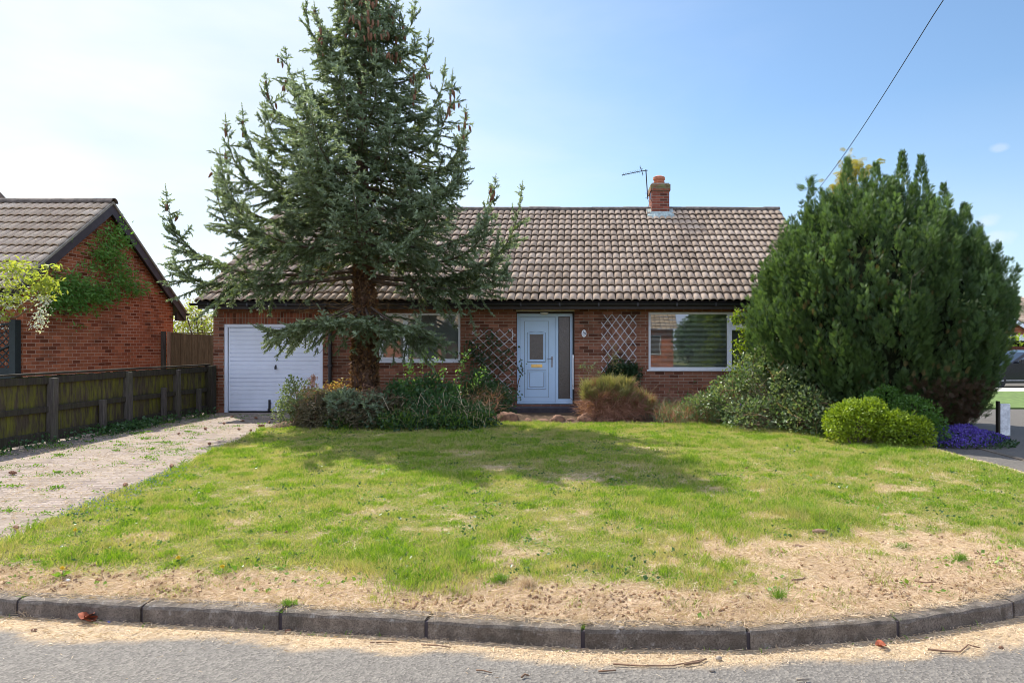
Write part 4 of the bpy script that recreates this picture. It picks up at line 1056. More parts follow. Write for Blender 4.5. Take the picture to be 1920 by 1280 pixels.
for i in range(nz):
    for j in range(na): F.append((i*na+j, i*na+(j+1) % na, (i+1)*na+(j+1) % na, (i+1)*na+j))
trk = mesh_np('trunk', np.array(V), np.array(F), M['bark'], spr, smooth=True)
# shaggy bark scales and dead stubs on the lower trunk
n = 5200; z = rng.uniform(.4, 3.6, n); a = rng.uniform(0, 2*pi, n); r = trunk_r(z)
pos = np.stack([SX+.03*np.sin(z*.8)+r*.98*np.cos(a), SY+r*.98*np.sin(a), z], 1)
d = np.stack([np.cos(a)*.8, np.sin(a)*.8, rng.normal(-.1, .8, n)], 1)+rng.normal(0, .3, (n, 3))
Vt, Ft = place(*T_leaf(.7), pos, d, rng.uniform(.03, .11, n))
mesh_np('bark_scale', Vt, Ft, leafmat('bark_flake', [(.06, .035, .02), (.20, .105, .05), (.42, .24, .11), (.11, .06, .032), (.30, .14, .06)], .2, .85), trk)

wood = []; S_pos = []; S_dir = []; S_len = []; S_tip = []; cones = []; deadp = []; deadd = []; deadl = []
def bough(z0, az, Lb, rise, sag, dens=1.0, bare=.18, latmax=.8, tipup=True):
    t = np.linspace(0, 1, 16)
    rr = Lb*(t-.17*t**5 if tipup else t)
    zz = z0-sag*np.sin(pi*np.minimum(t*1.25, 1)*.5)*1.0+(sag*.2+rise)*t**3.6
    wob = rng.normal(0, .03, 3); ca, sa = cos(az), sin(az)
    side = np.array([-sa, ca, 0])
    pts = np.stack([SX+rr*ca, SY+rr*sa, zz], 1)+np.outer(np.sin(t*3+wob[0]*20)*Lb*.035, side)
    wood.append((pts, min(.045, .010+.010*Lb), .004))
    tan = unit(np.gradient(pts, axis=0))
    ds = .080/dens; s = Lb*bare+rng.uniform(0, ds); k = 0
    while s < Lb*.995:
        u = s/Lb; p = np.array([np.interp(u, t, pts[:, c]) for c in range(3)]); T_ = unit(np.array([np.interp(u, t, tan[:, c]) for c in range(3)]))
        sd = 1 if k % 2 else -1; k += 1
        up = unit(np.cross(np.cross(T_, np.array([0, 0, 1.])), T_)) if abs(T_[2]) < .95 else np.array([ca, sa, 0])
        sv = unit(np.cross(T_, up))
        ll = min(latmax, .17+.55*(1-u)**.8*Lb**.6)*rng.uniform(.65, 1.25)*min(1, .45+2.2*u)
        ang = radians(rng.uniform(42, 66)); vr = rng.normal(-.10, .30)
        if u > .85: vr = rng.normal(.1, .5)
        ld = T_*cos(ang)+sv*sd*sin(ang)+up*vr
        ld = unit(ld)
        drop = rng.uniform(.25, .80)*(1-u*.6)
        nseg = max(2, int(ll/.075)); q = np.linspace(0, 1, nseg+1)
        lp = p+np.outer(q*ll, ld)-np.outer(q**1.6*ll*drop, np.array([0, 0, 1.]))+np.outer(q**3*ll*.12, np.array([0, 0, 1.]))
        if ll > .2: wood.append((lp[::max(1, nseg//3)] if nseg >= 3 else lp, .006, .0025))
        dl = np.diff(lp, axis=0)
        inner = u < .30
        for i in range(nseg):
            d0 = unit(dl[i]); outer = (i+1)/nseg
            if inner and rng.random() < (.5 if z0 < 3.9 else .12):
                if rng.random() < .3: deadp.append(lp[i]); deadd.append(d0+rng.normal(0, .5, 3)); deadl.append(rng.uniform(.08, .16))
                continue
            tipv = float(np.clip(.12+.55*outer*min(1, u+.25)+rng.normal(0, .12), 0, 1))
            S_pos.append(lp[i]); S_dir.append(d0); S_len.append(.105); S_tip.append(tipv*.7)
            sd2 = unit(np.cross(d0, up)+rng.normal(0, .15, 3))
            for sg in (-1, 1):
                if rng.random() < .72:
                    S_pos.append(lp[i]+dl[i]*rng.random()); S_dir.append(d0*.62+sd2*sg*.65+np.array([0, 0, rng.normal(-.15, .32)])); S_len.append(rng.uniform(.07, .13)*(1.15-.3*outer)); S_tip.append(min(1, tipv+.12))
        s += ds*rng.uniform(.7, 1.3)
    # needles along the axis, with a leader at the tip
    nn = int(Lb*(1-bare*1.5)/.07)
    for i in range(nn):
        u = bare*1.5+(1-bare*1.5)*i/nn; p = np.array([np.interp(u, t, pts[:, c]) for c in range(3)]); T_ = np.array([np.interp(u, t, tan[:, c]) for c in range(3)])
        S_pos.append(p); S_dir.append(T_+rng.normal(0, .12, 3)); S_len.append(.10); S_tip.append(.3+.4*u)
    ep = pts[-1]; ed_ = unit(tan[-1]+np.array([0, 0, .7]))
    l0 = rng.uniform(.22, .42) if tipup else .12
    for i in range(int(l0/.06)):
        S_pos.append(ep+ed_*i*.06); S_dir.append(ed_); S_len.append(.085-.004*i); S_tip.append(.65)
        if i in (0, 2, 3) and tipup:
            for a_ in rng.uniform(0, 2*pi, 4):
                S_pos.append(ep+ed_*i*.06); S_dir.append(ed_*.5+np.array([cos(a_), sin(a_), .15])); S_len.append(.13-.02*i); S_tip.append(.75)
    wood.append((np.array([ep, ep+ed_*l0*.8]), .004, .002))
    return pts
Lz = [2.2, 2.7, 3.1, 3.6, 4.2, 4.8, 5.4, 6.2, 7.0, 7.8, 8.6, 9.3]
LL = [2.1, 2.6, 3.1, 3.1, 2.9, 2.55, 2.2, 1.8, 1.35, .98, .62, .3]
expl = [  # (z0, azimuth deg, length, rise, sag)   0=right(+x) 180=left 270=toward the road
    (3.10, 183, 4.45, 1.45, .25), (2.95, 190, 4.1, .35, .30), (3.55, 176, 3.35, 1.75, .1), (3.5, 187, 3.3, 1.2, .2), (4.35, 190, 3.0, 1.35, .05), (5.0, 172, 2.55, 1.25, .0), (5.7, 187, 2.2, .95, .0),
    (2.95, 2, 3.75, 1.75, .15), (2.9, 352, 3.5, .45, .3), (3.0, 12, 3.2, .9, .2), (3.6, 8, 3.1, 1.25, .1), (3.3, 345, 3.2, .8, .2), (4.3, -6, 2.45, 1.3, .1), (4.9, 6, 2.4, 1.3, .1), (5.3, -15, 2.3, 1.2, 0), (6.0, 4, 1.9, .95, 0),
    (2.45, 205, 2.1, -.15, .55), (2.40, 238, 1.9, -.15, .45), (2.40, 290, 1.9, -.1, .45), (2.45, 318, 2.2, -.1, .55), (2.35, 262, 1.7, .0, .4), (2.35, 335, 2.1, -.2, .6), (2.5, 186, 2.1, -.35, .6),
    (3.35, 283, 2.8, 1.2, .1), (4.0, 181, 3.3, 1.1, .1), (4.7, 184, 2.75, 1.25, .0), (4.2, 262, 2.3, 1.6, .1), (4.6, 250, 2.2, 1.4, .1), (3.5, 228, 3.2, 1.2, .2), (3.5, 312, 3.1, .9, .2), (5.2, 275, 1.9, 1.2, 0), (6.3, 195, 1.7, .8, 0), (6.8, 10, 1.5, .8, 0), (7.3, 185, 1.3, .8, 0), (7.6, 5, 1.2, .7, 0)]
for (z0, azd, Lb, rise, sag) in expl: bough(z0, radians(azd), Lb, rise, sag, dens=1.05)
z = 3.25; ga = 0.
while z < 9.4:
    ga += 2.399+rng.normal(0, .15)
    Lb = float(np.interp(z, Lz, LL))*rng.uniform(.55, 1.06)
    if 3.6 < z < 7 and abs(math.atan2(sin(ga), cos(ga))) > 2.5: Lb *= .74
    if rng.random() < .18: Lb *= .6
    bough(z, ga, Lb, .30*Lb*rng.uniform(.6, 1.2), .10*Lb*rng.uniform(.2, 1.2)*(z < 6), dens=1.0 if z < 6 else 1.15, bare=.22 if z < 3.8 else .06)
    z += .082 if z < 7 else .052
# the leader
for i in range(16):
    p = np.array([SX, SY, 8.4+i*.09]); S_pos.append(p); S_dir.append(np.array([0, 0, 1.])); S_len.append(.11); S_tip.append(.4)
S_pos = np.array(S_pos); S_dir = np.array(S_dir); S_len = np.array(S_len); S_tip = np.array(S_tip)
print('shoots', len(S_pos))
Vt, Ft = place(*SHOOT, S_pos, S_dir, np.stack([S_len*1.15, S_len*1.15, S_len*1.15], 1))
mesh_np('foliage', Vt, Ft, M['needle'], spr, attrs={'tip': np.repeat(np.clip(S_tip, 0, 1)**1.5, len(SHOOT[0]))})
tubes(wood, 4).build('limb', M['barkgrey'], trk)
# dead inner twigs (bare, brown)
n = 2600; z = rng.uniform(2.2, 6.0, n); a = rng.uniform(0, 2*pi, n); rr = rng.uniform(.15, 1.25, n)
pos = np.stack([SX+rr*np.cos(a), SY+rr*np.sin(a), z], 1); d = np.stack([np.cos(a), np.sin(a), rng.normal(-.35, .45, n)], 1)+rng.normal(0, .45, (n, 3))
V, Fq, Ft = blades(pos, d, rng.uniform(.12, .38, n), .006, .3)
mesh_np('dead_twig', V, [Fq, Ft], M['deadneedle'], spr)
# cone clusters: near the top and at some bough tips
def T_cone():
    V = []; F = []; n = 6
    prof = [(.0, 0), (.13, .1), (.17, .35), (.15, .65), (.09, .9), (0.01, 1)]
    for (r, z) in prof:
        for k in range(n): V.append((r*cos(2*pi*k/n), r*sin(2*pi*k/n), z))
    for i in range(5):
        for k in range(n): F.append((i*n+k, i*n+(k+1) % n, (i+1)*n+(k+1) % n, (i+1)*n+k))
    return np.array(V), np.array(F)
CONE = T_cone()
cone_n = [0]; cone_rest = []
def cone_cluster(c, spread, cnt):
    c = np.array(c); dd_ = np.hypot(S_pos[:, 0]-c[0], S_pos[:, 2]-c[2]-.06)+.22*np.abs(S_pos[:, 1]-c[1]+(.9 if abs(c[0]-SX) < .9 else 0))
    near = np.argsort(dd_)[:max(14, int(spread*700))]; pos = S_pos[rng.choice(near, cnt, replace=False)]-np.array([0, .02, .03]); d = np.tile([0, 0, -1.], (cnt, 1))+rng.normal(0, .18, (cnt, 3))
    for p_, d_ in zip(pos, d):
        V, F = place(*CONE, p_[None], d_[None], rng.uniform(.11, .155, 1))
        if cone_n[0] < 98: mesh_np('cone', V, F, M['cone'], spr); cone_n[0] += 1
        else: cone_rest.append((V, F))
Yc = 13.1
for (px, py, yy, s_, k) in [(672, 22, 12.9, .10, 9), (700, 30, 12.9, .1, 9), (650, 35, 12.9, .08, 6), (715, 55, 12.9, .1, 8), (735, 70, 13.1, .08, 7), (690, 60, 13.3, .1, 8), (705, 90, 12.9, .1, 9), (735, 92, 13.0, .1, 9), (660, 10, 13.3, .1, 7),
        (600, 25, 13.4, .06, 4), (618, 95, 13.4, .06, 4), (585, 98, 13.4, .05, 4), (525, 143, 13.5, .05, 4), (545, 160, 13.5, .08, 6), (570, 165, 13.5, .05, 4), (560, 185, 13.3, .07, 5), (505, 203, 13.5, .05, 4), (420, 248, 13.5, .06, 5), (438, 265, 13.5, .05, 4),
        (600, 255, 13.5, .05, 3), (795, 118, 13.4, .07, 5), (775, 140, 13.4, .06, 5), (780, 180, 13.3, .06, 4), (865, 198, 13.4, .08, 7), (885, 205, 13.4, .07, 6), (855, 215, 13.4, .05, 4), (892, 250, 13.4, .04, 3), (690, 0, 13.0, .12, 9), (720, 10, 13.1, .1, 8), (648, 60, 13.2, .06, 4), (720, 75, 12.8, .08, 7),
        (925, 335, 13.4, .05, 3), (935, 350, 13.4, .04, 3), (400, 340, 13.5, .04, 2), (305, 372, 13.5, .04, 3), (345, 395, 13.5, .03, 2), (745, 45, 13.1, .08, 6)]:
    cone_cluster(P(px, py, yy), s_, k)

o_ = mesh_np('cone', *merge(cone_rest), M['cone'], spr); o_['kind'] = 'stuff'

# ------------------------------------------------------------------ BIG CYPRESS
CX, CY = 5.72, 13.45
cyp = thing('cypress_bush', 'huge rounded dark green cypress with several pointed tops right of the big window', 'tree', (CX, CY, 0))
def env(z): return np.interp(z, [0, .35, .8, 1.4, 2.0, 2.5, 3.0, 3.4, 3.75, 4.0, 4.2, 4.4], [1.40, 1.74, 1.98, 2.11, 2.15, 2.06, 1.8, 1.44, 1.06, .72, .36, .1])
fp = []; fd = []; fs = []; ft = []
def plume(base, axis, h, r, n, tone=None):
    axis = unit(np.array(axis, float)); s_ = unit(np.cross(axis, rng.normal(size=3))); t_ = np.cross(axis, s_)
    u = rng.random(n)**.8; a = rng.uniform(0, 2*pi, n); rad = r*(np.sin(pi*np.clip(u*.86+.12, 0, 1))**.8)*(1-u*.62)*np.sqrt(rng.uniform(.35, 1, n))
    rv = np.outer(np.cos(a), s_)+np.outer(np.sin(a), t_)
    fp.append(np.array(base)+np.outer(u*h, axis)+rv*rad[:, None]); fd.append(axis*1.0+rv*.55+rng.normal(0, .18, (n, 3))); fs.append(rng.uniform(.085, .145, n)*(1-.25*u))
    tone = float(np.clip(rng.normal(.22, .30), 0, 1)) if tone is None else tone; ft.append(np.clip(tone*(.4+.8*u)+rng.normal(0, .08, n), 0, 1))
for (cnt, lay, rlo, rhi, nn_) in ((1000, 1.0, .11, .17, 76), (700, .86, .08, .14, 40)):
    for i in range(cnt):
        z = rng.uniform(.0, 4.15); az = rng.uniform(0, 2*pi)
        if rng.random() > (env(z)/2.26)**.8: continue
        lump = 1+.13*(vnoise(np.array([az*2.9]), np.array([z*1.3]), 60)[0]-.5)*2+rng.normal(0, .035)
        R = env(z)*lay*lump-.05; tilt = rng.uniform(.12, .42)
        plume((CX+R*cos(az), CY+R*sin(az), z), (cos(az)*tilt, sin(az)*tilt, 1), rng.uniform(.38, .85), rng.uniform(rlo, rhi), nn_, None if lay == 1 else 0.)  # inner layer toned dark, painting shade into the gaps between plumes
for (px, py, h, r, yy) in [(1521, 338, 1.3, .11, 13.3), (1519, 395, .9, .20, 13.2), (1590, 300, 1.5, .26, 13.4), (1560, 372, 1.0, .26, 13.3),
        (1643, 308, 1.5, .22, 13.5), (1692, 288, 1.8, .25, 13.3), (1731, 296, 1.8, .24, 13.4), (1768, 348, 1.3, .20, 13.5), (1812, 384, 1.0, .18, 13.3), (1838, 432, .8, .17, 13.3), (1622, 338, 1.1, .2, 13.1), (1668, 335, 1.2, .2, 13.1), (1712, 345, 1.2, .2, 13.0), (1750, 372, 1.0, .2, 13.1), (1790, 400, .8, .2, 13.2), (1608, 365, 1.0, .24, 12.9), (1500, 440, .7, .2, 13.3), (1470, 478, .6, .18, 13.3), (1440, 505, .5, .16, 13.3), (1865, 490, .6, .15, 13.3)]:
    tpt = np.array(P(px, py, yy)); b = tpt-np.array([0, 0, h]); plume(b, (rng.normal(0, .03), 0, 1), h, r, int(260*h*r/.2+40), rng.uniform(.1, .5))
for dd_ in range(16):   # flopping sprays at the left spire and on the right edge
    fp.append(np.array(P(1515, 350, 13.3))[None]+rng.normal(0, .06, (1, 3))); fd.append(np.array([[rng.normal(-.1, 1), rng.normal(0, .5), .3]])); fs.append(np.array([.17])); ft.append(np.array([.3]))
for i in range(12):
    fp.append(np.array(P(1878+i*2.6, 530-i*.9, 13.2))[None]+rng.normal(0, .012, (1, 3))); fd.append(np.array([[1, 0, rng.normal(.3, .4)]])); fs.append(np.array([.12])); ft.append(np.array([.3]))
for i in range(30):
    fp.append(np.array(P(1868+i*1.4, 585-i*.35, 13.0))[None]+rng.normal(0, .04, (1, 3))); fd.append(np.array([[1, 0, rng.normal(.1, .4)]])); fs.append(np.array([.16])); ft.append(np.array([.3]))
fp = np.concatenate(fp); fd = np.concatenate(fd); fs = np.concatenate(fs); ft = np.concatenate(ft)
fd[:, 2] = np.where(fp[:, 2] < 1.0, fd[:, 2]*.8, fd[:, 2])
print('fronds', len(fp))
Vt, Ft = place(*FROND, fp, fd, np.stack([fs*.8, fs*.8, fs*1.15], 1))
mesh_np('foliage', Vt, Ft, M['cypress'], cyp, attrs={'tip': np.repeat(ft, len(FROND[0]))})
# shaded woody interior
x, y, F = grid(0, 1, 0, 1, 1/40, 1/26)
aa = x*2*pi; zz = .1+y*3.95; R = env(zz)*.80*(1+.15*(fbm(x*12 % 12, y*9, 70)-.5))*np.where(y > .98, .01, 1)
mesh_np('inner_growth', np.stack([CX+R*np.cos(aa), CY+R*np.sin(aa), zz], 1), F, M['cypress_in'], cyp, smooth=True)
segs = []
for i in range(16):
    a = rng.uniform(0, 2*pi); r = rng.uniform(.1, .9); segs.append((np.array([(CX+.25*r*cos(a), CY+.25*r*sin(a), -.1), (CX+r*.8*cos(a), CY+r*.8*sin(a), 1.2), (CX+r*1.1*cos(a), CY+r*1.1*sin(a), 2.8)]), .06, .02))
tubes(segs, 7).build('trunk', M['barkgrey'], cyp)
n = 1500; az = rng.uniform(-pi, pi, n); z = rng.uniform(.6, 3.6, n); k_ = fbm(az*2.5, z*1.6, 175) > .56; az, z = az[k_], z[k_]; n = len(az); R = env(z)*rng.uniform(.96, 1.05, n)
Vt, Ft = place(*FROND, np.stack([CX+R*np.cos(az), CY+R*np.sin(az), z+.1], 1), np.stack([np.cos(az)*.4, np.sin(az)*.4, rng.normal(.9, .3, n)], 1), rng.uniform(.08, .13, n))
mesh_np('dry_foliage', Vt, Ft, leafmat('dry_frond', [(.12, .09, .035), (.17, .13, .05), (.09, .08, .035)], .25, .7), cyp)
# brown dead foliage low on the right
n = 1500; az = rng.uniform(-1.7, .3, n); z = rng.uniform(.05, 1.0, n)**1.2; R = env(z)*rng.uniform(.93, 1.03, n)
Vt, Ft = place(*FROND, np.stack([CX+R*np.cos(az), CY+R*np.sin(az), z], 1), np.stack([np.cos(az)*.5, np.sin(az)*.5, rng.normal(.3, .6, n)], 1), rng.uniform(.09, .15, n))
mesh_np('brown_foliage', Vt, Ft, leafmat('brown_frond', [(.055, .035, .02), (.10, .055, .03), (.045, .05, .025)], .2, .7), cyp)
# ivy growing through it
def ivy_patch(c, r, n, s_=.05, mat='ivy', parent=None, name='ivy'):
    pos = np.array(c)+rng.normal(0, 1, (n, 3))*np.array(r); d = rng.normal(0, 1, (n, 3))+np.array([0, -.8, .1])
    return mesh_np(name, *place(*LEAF, pos, d, rng.uniform(.6, 1.3, n)*s_), M[mat], parent)
iv = thing('ivy', 'glossy ivy leaves poking through the front of the huge dark cypress', 'climber', (5.4, 11.2, 1.5))
V1 = []
for (px, py, rx, n) in [(1705, 505, .22, 90), (1740, 510, .2, 60), (1820, 575, .14, 60), (1480, 615, .09, 26), (1640, 730, .10, 30), (1735, 445, .12, 30), (1560, 525, .04, 8)]:
    p = np.array(P(px, py, 11.15 if py < 700 else 11.3)); ang = np.array([p[0]-CX, p[1]-CY]); R = env(p[2])*1.01; 
    yy = CY-sqrt(max(R*R-(p[0]-CX)**2, .2))-.04; p = np.array(P(px, py, yy))
    pos = p+rng.normal(0, 1, (n, 3))*np.array([rx, .05, rx*.7]); V1.append(place(*LEAF, pos, rng.normal(0, 1, (n, 3))+np.array([0, -.9, .1]), rng.uniform(.05, .095, n)))
mesh_np('foliage', *merge(V1), M['bramble'], iv)
segs = [(np.array([P(1705, 560, 11.25), P(1710, 520, 11.15), P(1735, 500, 11.2)]), .006, .003)]; tubes(segs, 5).build('stem', M['stem'], iv)
# golden conifer peeking out behind
gc = thing('golden_conifer', 'golden yellow conifer top showing behind the left tops of the huge dark cypress', 'tree', (6.1, 15.2, 0))
fp = []; fd = []; fs = []
Yg = 14.3
for (px, py, r, n) in [(1600, 312, .26, 60), (1612, 330, .2, 50), (1572, 350, .16, 40), (1565, 375, .14, 35), (1555, 405, .12, 30), (1590, 360, .3, 60), (1600, 410, .45, 160), (1610, 460, .5, 200), (1580, 345, .2, 40)]:
    p = np.array(P(px, py, Yg)); fp.append(p+rng.normal(0, .5, (n, 3))*r); a = rng.normal(0, 1, (n, 3)); a[:, 2] = -.25+rng.normal(0, .3, n); fd.append(a); fs.append(rng.uniform(.12, .22, n))
Vt, Ft = place(*FROND, np.concatenate(fp), np.concatenate(fd), np.concatenate(fs)); mesh_np('foliage', Vt, Ft, M['gold'], gc)
tubes([(np.array([(6.1, 15.2, -.1), (5.9, 14.8, 2.5), (5.75, 14.3, 5.2)]), .07, .01)], 7).build('trunk', M['barkgrey'], gc)

# ------------------------------------------------------------------ SHRUBS
def lobes_points(lobes, n, lo=.72, up=.35):
    vol = np.array([l[3]*l[4]*l[5] for l in lobes])**.75; idx = rng.choice(len(lobes), n, p=vol/vol.sum()); Lb = np.array(lobes)[idx]
    d = unit(rng.normal(size=(n, 3))+np.array([0, -.25, up])); r = rng.uniform(lo, 1.05, n)
    lump = 1+.18*(vnoise(d[:, 0]*4+idx, d[:, 2]*4+d[:, 1]*3, 88)-.5)*2
    pos = Lb[:, :3]+d*Lb[:, 3:6]*(r*lump)[:, None]; pos[:, 2] = np.maximum(pos[:, 2], .02); return pos, d
def shrub(name, label, cat, loc, lobes, n, size, mat, leaf=LEAF, stems=14, stemmat='stem', lo=.6, jitter=.9, dn=0., group=None, extra=None):
    t = thing(name, label, cat, loc, group); pos, d = lobes_points(lobes, n, lo)
    dd = d+rng.normal(0, jitter, (n, 3))+np.array([0, 0, .3-dn])
    mesh_np('foliage', *place(*leaf, pos, dd, rng.uniform(.65, 1.3, n)*size), M[mat], t)
    segs = []
    ps, _ = lobes_points(lobes, stems, .7)
    for p in ps:
        b = np.array([loc[0]+rng.normal(0, .08), loc[1]+rng.normal(0, .08), -.03]); m_ = (b+p)/2+np.array([0, 0, .1]); segs.append((np.array([b, m_, p]), .012, .003))
    tubes(segs, 5).build('stem', M[stemmat], t)
    if extra: extra(t, pos)
    return t
# S1 grey-green shrub by the drive
def ex1(t, pos):
    b = np.array(P(585, 745, 13.2)); n = 220; u = rng.random(n); pp = np.stack([b[0]+rng.normal(0, .05, n)*(1-u*.5)+.03*u, b[1]+rng.normal(0, .05, n), b[2]+u*.42], 1)
    V, Fq, Ft = blades(pp, rng.normal(0, .5, (n, 3))+np.array([0, 0, 1.]), .07, .012, .3); mesh_np('seed_head', V, [Fq, Ft], M['broomdry'], t)
shrub('shrub', 'grey green scrubby shrub with a brown seed spike beside the garage door', 'shrub', (-5.35, 13.2, 0), [(-5.45, 13.2, .55, .38, .4, .38), (-5.15, 13.2, .35, .5, .45, .38), (-5.65, 13.1, .3, .25, .3, .3), (-5.6, 13.2, .8, .14, .15, .22), (-5.0, 13.1, .55, .3, .3, .22)], 3000, .055, 'greyleaf', stems=60, stemmat='twig', extra=ex1, lo=.35)
# S2 fallen spruce brush / brown heap
t = thing('brush_heap', 'heap of drooping spruce brush and dead brown foliage at the foot of the spruce', 'shrub', (-4.6, 12.8, 0))
pos, d = lobes_points([(-4.75, 12.9, .25, .55, .55, .42), (-4.2, 12.75, .28, .6, .5, .42), (-3.75, 12.9, .3, .45, .5, .4)], 3000, .75)
sh = rng.random(len(pos)); vv, ff = place(*SHOOT, pos, d*.6+rng.normal(0, .5, (len(pos), 3))+np.array([0, -.3, -.35]), rng.uniform(.09, .14, len(pos)))
mesh_np('brown_foliage', vv, ff, leafmat('withered_needle', [(.10, .085, .045), (.16, .125, .07), (.07, .085, .05), (.22, .16, .09)], .2, .7), t)
pos, d = lobes_points([(-4.35, 12.6, .48, .35, .3, .25), (-3.9, 12.6, .45, .3, .3, .22)], 550, .7)
vv, ff = place(*SHOOT, pos, d+rng.normal(0, .5, (len(pos), 3)), rng.uniform(.1, .15, len(pos))); mesh_np('foliage', vv, ff, M['needle'], t, attrs={'tip': np.full(len(vv), .45)})
pos, d = lobes_points([(-4.9, 12.9, .45, .5, .4, .35), (-3.95, 12.75, .5, .5, .4, .3)], 500, .7); V, Fq, Ft = blades(pos, rng.normal(0, 1, (len(pos), 3)), rng.uniform(.15, .4, len(pos)), .006, .3); mesh_np('dead_twig', V, [Fq, Ft], M['broomdry'], t)
# S3 glossy dark shrub
shrub('shrub', 'dark green leafy shrub spreading to the right of the spruce trunk', 'shrub', (-3.1, 13.2, 0), [(-3.35, 13.1, .50, .42, .5, .40), (-2.75, 13.0, .32, .6, .6, .42), (-3.0, 13.5, .66, .4, .4, .36), (-3.6, 13.3, .62, .22, .3, .3), (-2.55, 13.5, .6, .22, .2, .22), (-2.15, 13.1, .25, .5, .5, .32), (-3.75, 12.85, .25, .35, .35, .3)], 5000, .078, 'shrub', stems=50, lo=.45)
t = thing('shrub', 'tangle of low dark ivy leaves at the lawn edge in front of the bed', 'shrub', (-3.0, 12.5, 0))
pos, d = lobes_points([(-4.3, 12.45, .1, .4, .25, .22), (-3.4, 12.45, .12, .6, .25, .25), (-2.5, 12.5, .12, .6, .25, .22), (-1.9, 12.9, .1, .4, .3, .18)], 2600, .4); mesh_np('foliage', *place(*LEAF, pos, d+rng.normal(0, .8, pos.shape), rng.uniform(.04, .09, len(pos))), M['ivy'], t)
V, Fq, Ft = blades(pos[:900], rng.normal(0, .5, (900, 3))+np.array([0, 0, 1.]), rng.uniform(.12, .35, 900), .007, .5); mesh_np('stem', V, [Fq, Ft], M['weed'], t)
t = thing('shrub', 'small shrub with orange and yellow young leaves at the left foot of the spruce trunk', 'shrub', (-4.75, 13.3, .3))
pos, d = lobes_points([(-4.72, 13.3, .72, .30, .25, .24), (-5.0, 13.2, .55, .3, .25, .2), (-4.3, 13.2, .62, .25, .2, .2)], 620, .3); mesh_np('foliage', *place(*LEAF, pos, rng.normal(0, 1, pos.shape), rng.uniform(.035, .065, len(pos))), leafmat('orange_leaf', [(.42, .20, .06), (.50, .34, .10), (.30, .32, .08), (.34, .15, .06)], .45, .5), t)
ps = pos[rng.choice(len(pos), 34)]; tubes([(np.array([(-4.75+rng.normal(0, .1), 13.3, .3), (np.array([-4.75, 13.3, .35])+p)/2+np.array([0, 0, .06]), p]), .008, .003) for p in ps], 5).build('stem', M['twig'], t)
t = thing('dry_weeds', 'dry wispy stalks standing up through the dark green shrub below the left window', 'plant', (-3.0, 12.7, 0))
n = 420; pos = np.stack([rng.uniform(-4.9, -1.7, n), rng.uniform(12.4, 13.0, n), rng.uniform(.0, .5, n)], 1); V, Fq, Ft = blades(pos, rng.normal(0, .45, (n, 3))+np.array([0, -.2, .8]), rng.uniform(.15, .5, n), .007, .5); mesh_np('stalk', V, [Fq, Ft], M['straw'], t)
# S4 slim shoots in front of the left window
t = thing('climbing_rose', 'slim leafy shoots rising in front of the left window sill', 'shrub', (-3.6, 14.6, .3))
segs = []; pl = []
for (px0, px1, py1) in ((745, 775, 655), (760, 800, 650), (790, 770, 672), (850, 880, 655), (700, 690, 690), (830, 835, 690), (865, 905, 690), (800, 815, 665)):
    a = np.array(P(px0, 745, 14.4)); b = np.array(P(px1, py1, 14.6)); c = (a+b)/2+np.array([rng.normal(0, .12), 0, .1]); pts = np.array([a, c, b]); segs.append((pts, .008, .003))
    n = 70; u = rng.random(n)**.7; q = (1-u)[:, None]**2*a+2*((1-u)*u)[:, None]*c+(u**2)[:, None]*b; pl.append(q+rng.normal(0, .045, (n, 3)))
pos = np.concatenate(pl); mesh_np('foliage', *place(*LEAF, pos, rng.normal(0, 1, pos.shape), rng.uniform(.04, .075, len(pos))), M['wist'], t); tubes(segs, 5).build('stem', M['stem'], t)
# S5 white-flecked shrub left of the door
def ex5(t, pos):
    i = rng.choice(len(pos), 240); mesh_np('blossom', *place(*LEAF, pos[i]+np.array([0, -.03, .02]), rng.normal(0, 1, (240, 3)), .035), M['petalw'], t)
shrub('shrub', 'leafy shrub with small white blossoms below the sagging trellis', 'shrub', (-2.0, 14.9, 0), [(-2.25, 14.9, .65, .45, .4, .42), (-1.8, 14.9, .4, .45, .4, .35), (-2.5, 14.8, .35, .5, .4, .35), (-1.75, 14.7, .18, .35, .35, .2)], 3600, .06, 'shrub', stems=70, lo=.4, extra=ex5)
# dry stems between
t = thing('dry_stems', 'tangle of bare pale stems in the bed below the left window', 'plant', (-2.6, 14.3, 0))
n = 320; pos = np.stack([rng.uniform(-3.1, -1.7, n), rng.uniform(13.6, 14.6, n), rng.uniform(.05, .6, n)], 1); V, Fq, Ft = blades(pos, rng.normal(0, .8, (n, 3))+np.array([0, 0, .3]), rng.uniform(.2, .6, n), .006, .5); mesh_np('stem', V, [Fq, Ft], M['broomdry'], t)
# ivy on left trellis
t = thing('ivy', 'dark ivy climbing through the sagging trellis beside the front door', 'climber', (-2.2, 16.1, .6))
pl = [];
for (px, py, rx, rz, n) in [(895, 665, .22, .16, 240), (905, 700, .15, .2, 180), (925, 640, .12, .1, 60), (940, 680, .15, .12, 90), (915, 625, .08, .06, 20), (955, 660, .10, .08, 40), (930, 720, .2, .12, 90), (885, 650, .1, .1, 60)]:
    p = np.array(P(px, py, 16.1)); pl.append(p+rng.normal(0, 1, (n, 3))*np.array([rx, .035, rz]))
pos = np.concatenate(pl); mesh_np('foliage', *place(*LEAF, pos, rng.normal(0, 1, pos.shape)+np.array([0, -.7, 0]), rng.uniform(.05, .09, len(pos))), M['ivy'], t)
segs = []
for pth in [[(963, 765), (972, 715), (980, 695), (976, 672)], [(900, 770), (905, 700), (925, 650), (915, 625)], [(880, 770), (885, 700), (895, 650)], [(976, 700), (970, 690), (968, 675)], [(940, 770), (935, 700), (950, 660)]]:
    segs.append((np.array([P(a, b, 16.08) for a, b in pth]), .016, .006))
